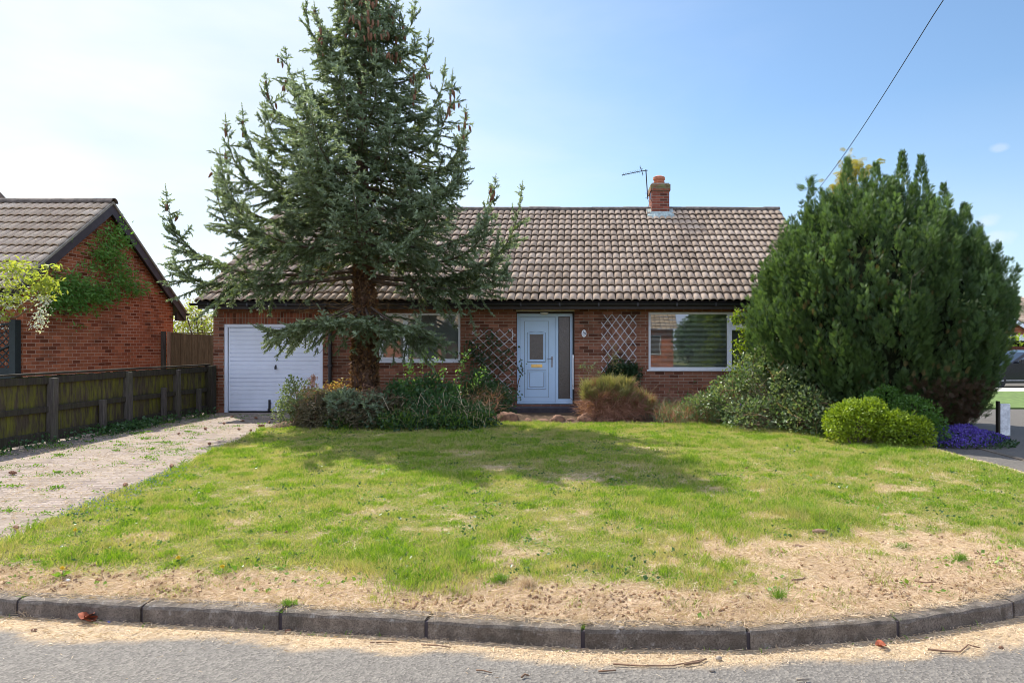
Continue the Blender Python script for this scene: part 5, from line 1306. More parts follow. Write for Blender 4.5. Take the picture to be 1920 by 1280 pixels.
tubes(segs, 6).build('stem', M['barkgrey'], t)
pos = np.array(P(978, 692, 16.0))+rng.normal(0, 1, (26, 3))*np.array([.05, .03, .12]); mesh_np('foliage', *place(*LEAF, pos, rng.normal(0, 1, pos.shape), .06), M['shrub'], t)
# S6 straggly broom/lavender bush right of the door
t = thing('broom_bush', 'straggly broom bush, green tips above dead brown stems, right of the front door', 'bush', (.75, 14.3, 0))
n = 7000; u = rng.random(n); az = rng.uniform(0, 2*pi, n); el_ = np.arccos(rng.uniform(0.0, 1, n)); 
C1 = np.array([[.55, 14.4, .30]]); 
pos, d = lobes_points([(.42, 14.3, .50, .42, .4, .30), (.85, 14.3, .50, .45, .4, .27), (1.3, 14.35, .34, .42, .4, .24), (.18, 14.25, .62, .2, .25, .16), (.65, 14.3, .66, .25, .25, .18)], n, .55, up=.5)
tc_, td_ = lobes_points([(.42, 14.3, .50, .38, .38, .34), (.85, 14.3, .52, .38, .38, .30), (1.25, 14.35, .38, .36, .35, .24), (.14, 14.2, .66, .16, .2, .14), (.62, 14.3, .80, .18, .25, .14), (.92, 14.3, .74, .15, .2, .14), (.35, 14.3, .74, .12, .2, .12)], 165, .5, up=.6)
for (sel, mt, nm) in ((True, 'broom', 'foliage'), (False, 'broomdry', 'dry_growth')):
    pp = []; dd = []; ln = []
    for c_, d_ in zip(tc_, td_):
        green = c_[2]+rng.normal(0, .17) > .56
        if green != sel: continue
        k_ = 70 if green else 60; ax = unit(d_*.7+np.array([rng.normal(.05, .25), -.05, .75 if green else .25])); pp.append(c_-ax*.10+rng.normal(0, .035, (k_, 3))); dd.append(ax+rng.normal(0, .22, (k_, 3))); ln.append(rng.uniform(.5, 1.15, k_)*rng.uniform(.17, .30))
    V, Fq, Ft = blades(np.concatenate(pp), np.concatenate(dd), np.concatenate(ln), .0085, .15); mesh_np(nm, V, [Fq, Ft], M[mt], t)
pos, d = lobes_points([(.35, 14.2, .22, .45, .4, .28), (.75, 14.15, .18, .5, .35, .24)], 4200, .3); V, Fq, Ft = blades(pos, rng.normal(0, .8, d.shape)+d, rng.uniform(.10, .26, len(pos)), .0065, .3); mesh_np('dead_twig', V, [Fq, Ft], M['broomdry'], t)
segs = []
for i in range(46):
    a = rng.uniform(0, 2*pi); b = np.array([.65+rng.normal(0, .1), 14.35, 0]); e = np.array([.65+rng.normal(0, .5), 14.3+rng.normal(0, .3), rng.uniform(.5, .95)]); segs.append((np.array([b, (b+e)/2+np.array([rng.normal(0, .1), 0, -.05]), e]), .010, .003))
for i in range(7): 
    b = np.array(P(1130, 710, 14.2)); e = np.array(P(1085+i*5, 680+rng.uniform(-8, 12), 14.2)); segs.append((np.array([b, (b+e)/2-np.array([0, 0, .05]), e]), .006, .003))
tubes(segs, 5).build('stem', M['twig'], t)
pos = np.concatenate([np.array(P(1088+i*6, 690+rng.uniform(-12, 10), 14.2))+rng.normal(0, .03, (14, 3)) for i in range(7)]); V, Fq, Ft = blades(pos, rng.normal(0, .4, pos.shape)+np.array([-.4, 0, .8]), .06, .010, .2); mesh_np('silver_tip', V, [Fq, Ft], M['greyleaf'], t)
# S7 ivy behind the upright trellis foot
t = thing('ivy', 'dark ivy mound growing at the foot of the upright trellis', 'climber', (.95, 16.0, .6))
pos, d = lobes_points([(.95, 16.02, 1.0, .42, .14, .28), (1.25, 16.02, .85, .22, .14, .35), (.7, 16.02, .85, .25, .14, .22)], 2600, .3); mesh_np('foliage', *place(*LEAF, pos, rng.normal(0, .7, pos.shape)+np.array([0, -.6, -.2]), rng.uniform(.04, .07, len(pos))), M['ivy'], t)
pos = np.array(P(1152, 672, 15.6))+rng.normal(0, 1, (110, 3))*np.array([.05, .05, .14]); mesh_np('foliage', *place(*LEAF, pos, rng.normal(0, 1, pos.shape), .05), M['broom'], t)
tubes([(np.array([P(1150, 760, 15.6), P(1148, 710, 15.6), P(1153, 655, 15.6)]), .01, .004)], 5).build('stem', M['stem'], t)
# S8 dry weeds below the big window
t = thing('dry_weeds', 'dry straw coloured weeds and thin stalks under the big window', 'plant', (2.3, 14.6, 0))
n = 2600; xx = rng.uniform(1.5, 3.3, n); yy = rng.uniform(13.5, 15.6, n); hh = rng.uniform(.12, .42, n)+.12*np.maximum(0, (yy-14.5)); pos = np.stack([xx, yy, rng.uniform(0, .25, n)], 1)
V, Fq, Ft = blades(pos, rng.normal(0, .45, (n, 3))+np.array([0, 0, 1.]), hh, .008, .4); mesh_np('stalk', V, [Fq, Ft], M['broomdry'], t)
n = 1700; xx = rng.uniform(1.5, 3.3, n); yy = rng.uniform(13.3, 15.2, n); pos = np.stack([xx, yy, rng.uniform(0, .35, n)], 1); V, Fq, Ft = blades(pos, rng.normal(0, .6, (n, 3))+np.array([0, 0, 1.]), .22, .010, .4); mesh_np('green_shoot', V, [Fq, Ft], M['bramble'], t)
segs = []; pl = []
for (px, py) in ((1270, 720), (1300, 712), (1308, 702), (1318, 722), (1290, 730), (1335, 725), (1255, 728), (1345, 735)):
    a = np.array(P(px+rng.normal(0, 8), 775, 15.0)); b = np.array(P(px, py, 15.2)); segs.append((np.array([a, (a+b)/2+rng.normal(0, .06, 3), b]), .006, .003)); u = rng.random((14, 1)); pl.append(a+(b-a)*u+rng.normal(0, .05, (14, 3)))
tubes(segs, 5).build('stem', M['twig'], t); pos = np.concatenate(pl); mesh_np('leaf', *place(*LEAF, pos, rng.normal(0, 1, pos.shape), .05), M['bramble'], t)
# S9 bramble mound rising to the right
def ex9(t, pos):
    i = rng.choice(len(pos), 6); mesh_np('violet_flower', *place(*LEAF, pos[i]+np.array([0, -.05, 0]), rng.normal(0, 1, (6, 3)), .05), M['petalv'], t)
    n = 260; V, Fq, Ft = blades(pos[rng.choice(len(pos), n)], rng.normal(0, .8, (n, 3))+np.array([-.3, -.2, .4]), rng.uniform(.2, .5, n), .006, .5); mesh_np('dry_stem', V, [Fq, Ft], M['broomdry'], t)
shrub('bramble', 'sprawling pale bramble and ivy mound between the big window and the huge cypress', 'shrub', (3.9, 12.6, 0), [(2.55, 13.9, .3, .5, .6, .34), (3.05, 13.7, .5, .55, .6, .48), (3.5, 13.5, .85, .5, .5, .6), (3.75, 13.2, 1.2, .38, .4, .55), (3.35, 12.8, .25, .7, .5, .38), (4.1, 12.2, .35, .55, .5, .50), (3.9, 12.6, .8, .45, .4, .45), (4.35, 11.9, .2, .4, .4, .35)], 11500, .068, 'bramble', stems=90, lo=.55, extra=ex9)
t = thing('leafy_climber', 'yellow green climber shoots hanging at the right end of the big window', 'climber', (3.7, 14.6, 1.2))
pl = []; segs = []
for (px, py, rx, rz, n) in [(1385, 585, .06, .08, 46), (1378, 600, .07, .05, 40), (1395, 615, .09, .12, 110), (1403, 640, .10, .12, 120), (1388, 655, .10, .12, 110), (1398, 680, .12, .1, 110), (1380, 690, .12, .08, 80)]:
    pl.append(np.array(P(px, py, 14.6))+rng.normal(0, 1, (n, 3))*np.array([rx, .08, rz]))
pos = np.concatenate(pl); mesh_np('foliage', *place(*LEAF, pos, rng.normal(0, 1, pos.shape), rng.uniform(.05, .08, len(pos))), M['box'], t)
tubes([(np.array([P(1395, 720, 14.6), P(1400, 640, 14.6), P(1384, 578, 14.6)]), .01, .003)], 5).build('stem', M['stem'], t)
# S10 golden euonymus, two lobes
shrub('euonymus', 'low clipped bright yellow green shrub in front of the huge dark cypress', 'shrub', (4.4, 10.9, 0), [(4.38, 10.95, .36, .42, .42, .36), (4.62, 10.85, .52, .22, .28, .24), (4.98, 10.75, .26, .45, .38, .30), (4.12, 10.95, .30, .22, .3, .24), (5.28, 10.7, .20, .25, .3, .26), (4.25, 10.8, .55, .18, .2, .16), (4.8, 10.6, .38, .2, .2, .2)], 8200, .05, 'box', stems=40, lo=.74, jitter=1.1)
shrub('euonymus', 'taller mid green rounded shrub just behind the bright yellow green one', 'shrub', (5.2, 11.3, 0), [(5.05, 11.35, .48, .42, .35, .42), (5.4, 11.1, .38, .40, .4, .38), (5.6, 11.0, .22, .28, .35, .28)], 5200, .042, 'boxdark', stems=16, lo=.82)
# dead bits under the cypress at the left
t = thing('aubrieta', 'carpet of violet blue flowers spilling over the drive edge beside the clipped shrubs', 'flowers', (6.3, 11.4, 0))
n = 5200; a = rng.uniform(0, 2*pi, n); r = np.sqrt(rng.random(n)); x_ = 6.25+.85*r*np.cos(a); y_ = 11.35+.75*r*np.sin(a)+.15*np.sin(x_*3); z_ = .04+.19*(1-r**2)*(.7+.6*vnoise(x_*4, y_*4, 5))+rng.uniform(-.03, .03, n)
mesh_np('flower', *place(*LEAF, np.stack([x_, y_, z_], 1), rng.normal(0, .8, (n, 3))+np.array([0, 0, .5]), rng.uniform(.028, .045, n)), M['petalv'], t)
n = 2600; a = rng.uniform(0, 2*pi, n); r = np.sqrt(rng.random(n)); x_ = 6.25+.9*r*np.cos(a); y_ = 11.35+.78*r*np.sin(a); z_ = .0+.17*(1-r**2)+rng.uniform(-.03, .02, n)
mesh_np('foliage', *place(*LEAF, np.stack([x_, y_, z_], 1), rng.normal(0, .8, (n, 3))+np.array([0, 0, .5]), .05), M['ivy'], t)
# white post
pst = thing('marker_post', 'short white painted post with a dark edge on the side driveway', 'post', (7.52, 12.25, 0))
MB().box(7.50, 7.68, 12.2, 12.30, -.06, .55).build('board', M['concrete_post'], pst, bevel=.008)
MB().box(7.465, 7.497, 12.2, 12.29, -.06, .60).build('dark_upright', M['oldrail'], pst, bevel=.006)

# ------------------------------------------------------------------ climbers on the neighbour
t = thing('wisteria', 'green leafy climber spread over the side gable of the neighbouring house', 'climber', (-11.0, 15, 1))
pl = []; segs = []
def npt(px, py, off=.06):   # point on neighbour's side wall plane
    X = NX+off; Y = X*FPX/(px-PX); return np.array((X, Y, CAMZ-(py-PY)*Y/FPX))
for (px, py, rs, rz, n) in [(218, 430, .22, .13, 150), (205, 455, .3, .16, 260), (228, 452, .2, .1, 130), (190, 475, .35, .12, 240), (215, 485, .3, .14, 200), (225, 510, .4, .12, 260), (240, 530, .4, .1, 240), (140, 530, .4, .13, 420), (110, 545, .3, .16, 380), (160, 550, .45, .12, 360), (205, 545, .4, .1, 240), (255, 545, .35, .05, 130), (135, 570, .35, .1, 240), (185, 555, .4, .12, 260), (160, 580, .2, .08, 60), (170, 500, .3, .05, 60), (145, 612, .15, .04, 16), (100, 570, .2, .12, 160)]:
    p = npt(px, py, .16); pl.append(p+rng.normal(0, 1, (n, 3))*np.array([.09, rs*.8, rz]))
pos = np.concatenate(pl); dd = rng.normal(0, .7, pos.shape)+np.array([.5, 0, -.5])
mesh_np('foliage', *place(*LEAFN, pos, dd, rng.uniform(.07, .14, len(pos))), M['wist'], t)
for pth in [[(120, 590), (170, 560), (215, 520), (205, 470), (220, 420)], [(60, 600), (120, 575), (200, 560), (270, 555)], [(170, 570), (165, 520), (195, 480)]]:
    segs.append((np.array([npt(a, b, .06) for a, b in pth]), .018, .006))
tubes(segs, 6).build('stem', M['twig'], t)
t = thing('wisteria', 'yellow green climber with hanging white flower racemes at the far left eave', 'climber', (-10.8, 12.8, 1.5))
pl = []; pw = []
for (px, py, rx, rz, n) in [(10, 500, .2, .06, 110), (30, 495, .15, .05, 80), (20, 530, .3, .12, 160), (55, 510, .15, .05, 70), (75, 525, .12, .06, 100), (90, 535, .10, .06, 90), (100, 498, .10, .025, 40), (10, 560, .2, .12, 140), (80, 545, .12, .08, 90), (45, 555, .15, .03, 30), (0, 585, .1, .1, 60)]:
    pl.append(np.array(P(px, py, 12.75))+rng.normal(0, 1, (n, 3))*np.array([rx, .12, rz]))
for (px, py, rx, rz, n) in [(80, 560, .07, .10, 160), (76, 590, .06, .10, 160), (70, 612, .045, .05, 60), (10, 560, .2, .06, 120), (20, 575, .1, .04, 60), (15, 530, .2, .06, 80), (-5, 600, .08, .15, 80)]:
    pw.append(np.array(P(px, py, 12.7))+rng.normal(0, 1, (n, 3))*np.array([rx, .08, rz]))
pos = np.concatenate(pl); mesh_np('foliage', *place(*LEAFN, pos, rng.normal(0, 1, pos.shape)+np.array([0, 0, -.3]), rng.uniform(.07, .14, len(pos))), M['wisty'], t)
pos = np.concatenate(pw); mesh_np('blossom', *place(*LEAF, pos, rng.normal(0, 1, pos.shape), rng.uniform(.03, .055, len(pos))), M['petalw'], t)
tubes([(np.array([P(-20, 594, 12.9), P(30, 595, 12.9), P(60, 575, 12.9), P(85, 545, 12.8)]), .02, .008), (np.array([P(-20, 570, 12.9), P(20, 578, 12.9), P(60, 560, 12.9)]), .015, .008)], 6).build('stem', M['twig'], t)
# blossoming trees behind the panel fence
def bg_tree(name, label, loc, lobes, n, size, mat, group=None, fl=None, nf=0):
    t = thing(name, label, 'tree', loc, group); pos, d = lobes_points(lobes, n, .3); mesh_np('foliage', *place(*LEAF, pos, rng.normal(0, 1, pos.shape), rng.uniform(.7, 1.3, n)*size), M[mat], t)
    if fl: pos, d = lobes_points(lobes, nf, .6); mesh_np('blossom', *place(*LEAF, pos, rng.normal(0, 1, pos.shape), size*.7), M[fl], t)
    ps, _ = lobes_points(lobes, 8, .5); segs = [(np.array([loc, (np.array(loc)*.4+p*.6)+np.array([0, 0, .1]), p]), .06, .01) for p in ps]
    tubes(segs, 6).build('trunk', M['barkgrey'], t); return t
bg_tree('blossom_tree', 'tree in pale pink and yellow blossom behind the tall fence between the houses', (-13.2, 24, 0), [(-14.0, 24, 2.0, 1.0, .8, .9), (-13.0, 24, 2.0, .9, .8, .75), (-12.2, 24.3, 1.8, .8, .8, .65), (-13.6, 24, 2.7, .5, .5, .55), (-14.8, 24, 1.6, .8, .8, .6)], 3000, .10, 'wisty', fl='petalp', nf=2800)

# ------------------------------------------------------------------ rockery stones
rocks_z = .05
rocks = [(1, 'squat reddish rockery stone, leftmost of the row before the front door', 952, .20, .15), (2, 'rockery stone second from the left in the row before the front door', 990, .10, .06),
         (3, 'long low rockery stone in the middle left of the row before the door', 1018, .15, .06), (4, 'round rockery stone directly below the front door side light', 1046, .13, .10), (5, 'flat rockery stone right of centre in the row before the door', 1072, .10, .06),
         (6, 'tall rounded rockery stone beside the dead brown stems', 1099, .17, .12), (7, 'dark rockery stone at the right end of the row, under the broom bush', 1131, .14, .10)]
for (i, lab, px, r, hh) in rocks:
    c = P(px, 790, 14.0); V = []; F = []; nu, nv = 14, 9
    for a in range(nv+1):
        for b in range(nu):
            ph = pi*a/nv; th_ = 2*pi*b/nu; v = Vector((sin(ph)*cos(th_), sin(ph)*sin(th_), cos(ph)))
            q = 1+.45*(vnoise(np.array([v.x*1.6+i*7]), np.array([v.z*1.6+v.y*1.3+i*3]), 4)[0]-.5)+.12*(vnoise(np.array([v.x*6+i]), np.array([v.z*6+v.y*5]), 14)[0]-.5)
            V.append((v.x*r*q*1.15, v.y*r*q*.8, max(-.05, v.z*hh*q*1.1+hh*.55)))
    for a in range(nv):
        for b in range(nu): F.append((a*nu+b, (a+1)*nu+b, (a+1)*nu+(b+1) % nu, a*nu+(b+1) % nu))
    o = mesh_np('rockery_stone', np.array(V)+np.array([c.x, 14.0, 0]), np.array(F), M['rock'], loc=(c.x, 14.0, 0)); tag(o, lab, 'stone', 'rockery stones edging the bed')

# ------------------------------------------------------------------ grass
def scatter_lawn(n, pw=1.5):
    y = 3.95+ (13.6-3.95)*rng.random(n)**pw; x = rng.uniform(-6.5, 5.5, n)
    xm = (x > drive_x(y)-.03) & (x < border_x(y)) & (kerb_line(x, y) > .13)
    by = np.where((x > -1.9) & (x < .6), 13.75, np.where(x < -1.9, 12.65, np.where(x < 3, 13.6, 12.6)))
    xm &= (y < by) & (x/y < .70) & (x/y > -.92); return x[xm], y[xm]
x, y = scatter_lawn(760000)
dr = dryness(x, y); keep = rng.random(len(x)) > dr*.86; x, y, dr = x[keep], y[keep], dr[keep]
tuft = fbm(x*1.1, y*1.1, 91); t2 = fbm(x*4.5, y*4.5, 92)
hgt = (.020+.035*sstep(.35, .75, tuft)+.030*sstep(.5, .8, t2)+.03*sstep(11.8, 13, y))*rng.uniform(.6, 1.35, len(x))*(1-.45*dr)
for (px, py, r, hh) in ((1.95, 6.35, .32, .07), (2.35, 6.2, .3, .07), (1.2, 5.8, .3, .05), (-.7, 5.6, .18, .05), (-4.3, 6.9, .25, .07), (.15, 4.85, .1, .05), (-.25, 4.8, .1, .05)):
    hgt += hh*np.exp(-((x-px)**2+(y-py)**2)/r**2)*rng.uniform(.4, 1, len(x))
hgt += .06*sstep(.22, .0, x-drive_x(y))*rng.uniform(0, 1, len(x))
wd = np.clip(.0028+.0003*y, 0, .008)
pos = np.stack([x, y, lawn_z(x, y)-.004], 1); d = rng.normal(0, .42, (len(x), 3)); d[:, 2] = 1
V, Fq, Ft = blades(pos, d, hgt, wd, .30)
c5 = sstep(.56, .72, fbm(x*5.5, y*5.5, 201)); c5 = np.maximum(c5, sstep(.62, .74, fbm(x*2.4, y*2.4, 203))*.8)
hgt += .034*c5*rng.uniform(.3, 1, len(x))
V, Fq, Ft = blades(pos, d, hgt, wd*(1+.25*c5), .30)
pd = np.clip(dr*1.1+.85*(rng.random(len(x)) < .38*(1-c5))+rng.normal(0, .16, len(x))+.55*sstep(.42, .66, fbm(x*3.1, y*3.1, 95)), 0, 1)*(1-.85*c5)
print('grass', len(x))
tag(mesh_np('lawn_grass', V, [Fq, Ft], M['grass'], attrs={'dry': np.repeat(pd, 5)}), 'short patchy green grass over the front lawn, straw coloured where dry', 'grass', kind='stuff')
# dead straw thatch on dry ground and as litter on the road
x = rng.uniform(-6, 5.4, 420000); y = 3.9+5.2*rng.random(len(x))**1.4; k = kerb_line(x, y); m_ = (k > .06) & (x > drive_x(y)) & (x/y < .72) & (x/y > -.92); x, y = x[m_], y[m_]
dr = dryness(x, y); keep = rng.random(len(x)) < dr**1.3*.9+.05; x, y = x[keep], y[keep]; n = len(x)
clump = sstep(.45, .75, fbm(x*7, y*7, 99))
pos = np.stack([x, y, lawn_z(x, y)+.002+.014*clump*rng.random(n)], 1); d = rng.normal(0, 1, (n, 3)); d[:, 2] = np.abs(rng.normal(.02, .28, n))+.25*clump
V, Fq, Ft = blades(pos, d, rng.uniform(.02, .085, n), rng.uniform(.0018, .0032, n), .28)
print('straw', n)
tag(mesh_np('dead_grass', V, [Fq, Ft], M['straw']), 'dead straw coloured grass strewn over the dry strip behind the kerb', 'grass', kind='stuff')
x = rng.uniform(-5, 5, 230000); y = rng.uniform(2.6, 7, len(x)); k = kerb_line(x, y); n1 = fbm(x*1.3, y*1.3, 41); n2 = fbm(x*5, y*5, 40)
pr = sstep(-.07-.36*n1, .02-.28*n1, k+.20*(n2-.5)); keep = (k < .0) & (rng.random(len(x)) < pr+.008) & (x/y < .72); x, y = x[keep], y[keep]; n = len(x)
pos = np.stack([x, y, np.full(n, -.102)+.008*rng.random(n)], 1); d = rng.normal(0, 1, (n, 3)); d[:, 2] = np.abs(rng.normal(0, .12, n)); V, Fq, Ft = blades(pos, d, rng.uniform(.010, .038, n), .003, .12)
tag(mesh_np('road_litter', V, [Fq, Ft], M['straw']), 'pale dry grass clippings lying along the road gutter', 'litter', kind='stuff')
# brown crumbs of thatch behind the kerb
def T_crumb():
    v = [(1, 0, 0), (-1, 0, 0), (0, 1, 0), (0, -1, 0), (0, 0, 1), (0, 0, -1)]; return np.array(v, float), np.array([(0, 2, 4), (2, 1, 4), (1, 3, 4), (3, 0, 4), (2, 0, 5), (1, 2, 5), (3, 1, 5), (0, 3, 5)])
CR = T_crumb()
x = rng.uniform(-6, 4.5, 26000); y = rng.uniform(3.9, 6.4, len(x)); k = kerb_line(x, y); keep = (k > .14) & (x > drive_x(y)) & (rng.random(len(x)) < sstep(.75, .15, k)*sstep(.40, .58, fbm(x*2.2, y*2.2, 120))+.03*(dryness(x, y) > .6)); x, y = x[keep], y[keep]; n = len(x)
V, F = place(*CR, np.stack([x, y, lawn_z(x, y)+.004], 1), rng.normal(0, 1, (n, 3)), np.stack([rng.uniform(.004, .018, n)]*3, 1)*rng.uniform(.5, 1.3, (n, 3)))
tag(mesh_np('soil_crumb', V, F, leafmat('soil_crumb', [(.16, .09, .05), (.27, .16, .08), (.36, .22, .11), (.20, .14, .10)], .02, .95)), 'brown crumbs of soil and thatch along the verge behind the kerb', 'soil', kind='stuff')
n = 900; x = rng.uniform(-5, 4.6, n); y = rng.uniform(4.1, 6.4, n); keep = (dryness(x, y) > .6) & (kerb_line(x, y) > .14) & (rng.random(n) < np.where(x > .8, .9, .25)); x, y = x[keep], y[keep]; n = len(x)
V, F = place(*CR, np.stack([x, y, lawn_z(x, y)+.008], 1), np.stack([rng.normal(0, 1, n), rng.normal(0, 1, n), rng.normal(0, .25, n)], 1), np.stack([rng.uniform(.003, .008, n), rng.uniform(.003, .007, n), rng.uniform(.010, .038, n)], 1))
tag(mesh_np('wood_chip', V, F, leafmat('wood_chip', [(.22, .12, .07), (.42, .27, .17), (.12, .07, .045), (.55, .40, .28)], .02, .9)), 'splintered wood chips and bark bits strewn over the dry patch', 'litter', kind='stuff')
# gutter soil and weeds along kerb foot
x = rng.uniform(-5, 4.5, 5000); y = rng.uniform(3.5, 5, len(x)); k = kerb_line(x, y); keep = (k < .0) & (k > -.06) & (fbm(x*3, y*3, 130) > .56); x, y = x[keep], y[keep]; n = len(x)
V, Fq, Ft = blades(np.stack([x, y, np.full(n, -.104)], 1), rng.normal(0, .7, (n, 3))+np.array([0, 0, 1]), rng.uniform(.012, .045, n), .005, .3)
tag(mesh_np('gutter_weed', V, [Fq, Ft], M['weed']), 'tiny green weeds sprouting along the foot of the kerb', 'weeds', kind='stuff')
# weeds on the driveway and along the low fence
x = rng.uniform(-8.6, -4.4, 60000); y = rng.uniform(5.2, 15.8, len(x)); n2 = fbm(x*3.2, y*3.2, 140); fe = sstep(.45, .0, x+8.6)
keep = (x < drive_x(y)-.03) & ((n2 > .645-.18*fe) | ((fbm(x*9, y*9, 141) > .76))) & (rng.random(len(x)) < .55); x, y = x[keep], y[keep]; n = len(x); fe = sstep(.45, .0, x+8.6)
V, Fq, Ft = blades(np.stack([x, y, np.full(n, .0)], 1), rng.normal(0, .9, (n, 3))+np.array([0, 0, .8]), rng.uniform(.015, .045, n)*(1+2.6*fe), .008, .3)
tag(mesh_np('driveway_weed', V, [Fq, Ft], M['weed']), 'small green weeds growing in the joints of the block paving and along the old fence', 'weeds', kind='stuff')
wc = [(rng.uniform(-8.3, -4.7), rng.uniform(5.6, 15.2)) for _ in range(85)]; wc = [(a, b) for a, b in wc if a < drive_x(np.array(b))-.05]; pp = []; sz = []
for a, b in wc: k_ = int(rng.uniform(12, 60)); r_ = rng.uniform(.02, .09); pp.append(np.stack([a+rng.normal(0, r_*1.3, k_), b+rng.normal(0, r_*.7, k_), rng.uniform(.0, .015, k_)], 1)); sz.append(rng.uniform(.015, .038, k_))
pp = np.concatenate(pp); sz = np.concatenate(sz); dw_ = rng.normal(0, 1, pp.shape); dw_[:, 2] = np.abs(dw_[:, 2])*.5+.15
tag(mesh_np('driveway_rosettes', *place(*LEAF, pp, dw_, sz), M['weed']), 'bright green weed rosettes scattered over the block paving', 'weeds', kind='stuff')
x = rng.uniform(-8.6, -4.4, 26000); y = rng.uniform(5.2, 15.9, len(x)); keep = (x < drive_x(y)) & (rng.random(len(x)) < .25+.7*sstep(.45, .65, fbm(x*1.5, y*1.5, 150))); x, y = x[keep], y[keep]; n = len(x)
d = rng.normal(0, 1, (n, 3)); d[:, 2] = .08; V, Fq, Ft = blades(np.stack([x, y, np.full(n, .006)], 1), d, rng.uniform(.02, .05, n), .005, .1)
tag(mesh_np('driveway_litter', V, [Fq, Ft], M['straw']), 'dry needles and clippings scattered over the block paving', 'litter', kind='stuff')
# leafy weeds low along the fence foot
n = 1500; y = np.concatenate([rng.normal(12.9, .5, n//2), rng.uniform(8, 15.8, n-n//2)]); x = -8.5+rng.normal(0, .12, n); z = rng.uniform(.0, .16, n)
tag(mesh_np('fence_foot_weed', *place(*LEAF, np.stack([x, y, z], 1), rng.normal(0, 1, (n, 3))+np.array([.3, -.2, .5]), rng.uniform(.035, .08, n)), M['shrub']), 'broad leaved weeds at the foot of the low mossy fence', 'weeds', kind='stuff')
# broadleaf weeds in the lawn
n = 5200; x, y = scatter_lawn(n*3); keep = fbm(x*2.6, y*2.6, 160) > .62; x, y = x[keep], y[keep]; n = len(x); d = rng.normal(0, 1, (n, 3)); d[:, 2] = .35
tag(mesh_np('lawn_weed', *place(*LEAF, np.stack([x, y, lawn_z(x, y)+.012], 1), d, rng.uniform(.02, .05, n)), M['weed']), 'flat rosettes of broad leaved weeds among the lawn grass', 'weeds', kind='stuff')
n = 9000; x, y = scatter_lawn(n*3); keep = (fbm(x*4.2, y*4.2, 165) > .63) & (dryness(x, y) < .35); x, y = x[keep], y[keep]; n = len(x); d = rng.normal(0, 1, (n, 3)); d[:, 2] = .45
tag(mesh_np('clover', *place(*LEAF, np.stack([x, y, lawn_z(x, y)+.018], 1), d, rng.uniform(.015, .04, n)), M['shrub']), 'dark green clover and plantain leaves in small groups among the lawn grass', 'weeds', kind='stuff')
# blue speedwell at the lawn edge
n = 420; y = rng.uniform(6.0, 8.6, n); x = drive_x(y)+np.abs(rng.normal(.12, .18, n)); tag(mesh_np('blue_flowers', *place(*LEAF, np.stack([x, y, lawn_z(x, y)+rng.uniform(.03, .09, n)], 1), rng.normal(0, 1, (n, 3)), .016), M['petalb']), 'tiny blue flowers along the driveway edge of the lawn', 'flowers', kind='stuff')
n = 130; x = rng.uniform(3.6, 5.3, n); y = rng.uniform(7.5, 9.2, n); tag(mesh_np('daisies', *place(*LEAF, np.stack([x, y, lawn_z(x, y)+.05], 1), rng.normal(0, 1, (n, 3)), .018), M['petalw']), 'small white daisies in the right part of the lawn', 'flowers', kind='stuff')
for i_, (jx, jy) in enumerate(K0):
    if -3.7 < jx < 3.2 and i_ % 2 == 0:
        n = 26; pp = np.stack([jx+rng.normal(0, .008, n), jy+.02+rng.uniform(0, .1, n), np.full(n, -.01)], 1); V, Fq, Ft = blades(pp, rng.normal(0, .5, (n, 3))+np.array([0, -.3, 1]), rng.uniform(.015, .04, n), .004, .4)
        if 'kj_p' not in globals(): kj_p = []
        kj_p.append((V, Fq, Ft))
tag(mesh_np('joint_weed', *merge(kj_p), M['weed']), 'grass sprouting from a few joints between the kerb stones', 'weeds', kind='stuff')
# dandelions
def ground_pt(px, py, z=.03): Y = FPX*(CAMZ-z)/(py-PY); return P(px, py, Y)
for (px, py, lab) in [(334, 1049, 'yellow dandelion near the dry strip at lower left'), (141, 997, 'yellow dandelion near the driveway edge of the lawn'), (117, 1069, 'small yellow dandelion at the lower left edge of the lawn'), (417, 1066, 'tiny orange dandelion right of the lower left yellow one'), (1520, 893, 'yellow dandelion on the right side of the lawn')]:
    c = ground_pt(px, py, .06); o = thing('dandelion', lab, 'flower', (c.x, c.y, .02), 'dandelions in the lawn')
    tubes([(np.array([(c.x, c.y, .02), (c.x+.004, c.y, .075)]), .002, .0015)], 5).build('stalk', M['stem'], o)
    n = 46; V, F = place(*LEAFN, np.tile([c.x, c.y, .075], (n, 1)), rng.normal(0, 1, (n, 3))+np.array([0, 0, .9]), rng.uniform(.015, .022, n)); mesh_np('flower_head', V, F, M['yellow'], o)
    n = 9; a = np.arange(n)*.7; V, F = place(*LEAFN, np.tile([c.x, c.y, .025], (n, 1)), np.stack([np.cos(a), np.sin(a), np.full(n, .35)], 1), .07); mesh_np('leaf', V, F, M['weed'], o)
# fallen cones on the drive and lawn
cone0 = None
def fallen_cone(x_, y_, z_, s_, a):
    global cone0
    if cone0 is None:
        V = []; F = []; n = 9; K = 8
        for i in range(K+1):
            u = i/K; r = .17*sin(pi*min(.06+u*.9, 1))**.7
            for j in range(n): rr = r*(1+.22*((i+j) % 2)); V.append((rr*cos(2*pi*j/n), (u-.5), .15+rr*sin(2*pi*j/n)))
        for i in range(K):
            for j in range(n): F.append((i*n+j, i*n+(j+1) % n, (i+1)*n+(j+1) % n, (i+1)*n+j))
        F += [tuple(range(n)), tuple(K*n+j for j in range(n))]
        me = bpy.data.meshes.new('fallen_cone'); me.from_pydata(V, [], F); cone0 = link('fallen_cone', me, M['cone'], None); o = cone0
    else: o = cone0.copy(); C.objects.link(o)
    o.location = (x_, y_, z_); o.scale = (s_, s_, s_); o.rotation_euler = (0, 0, a); return o
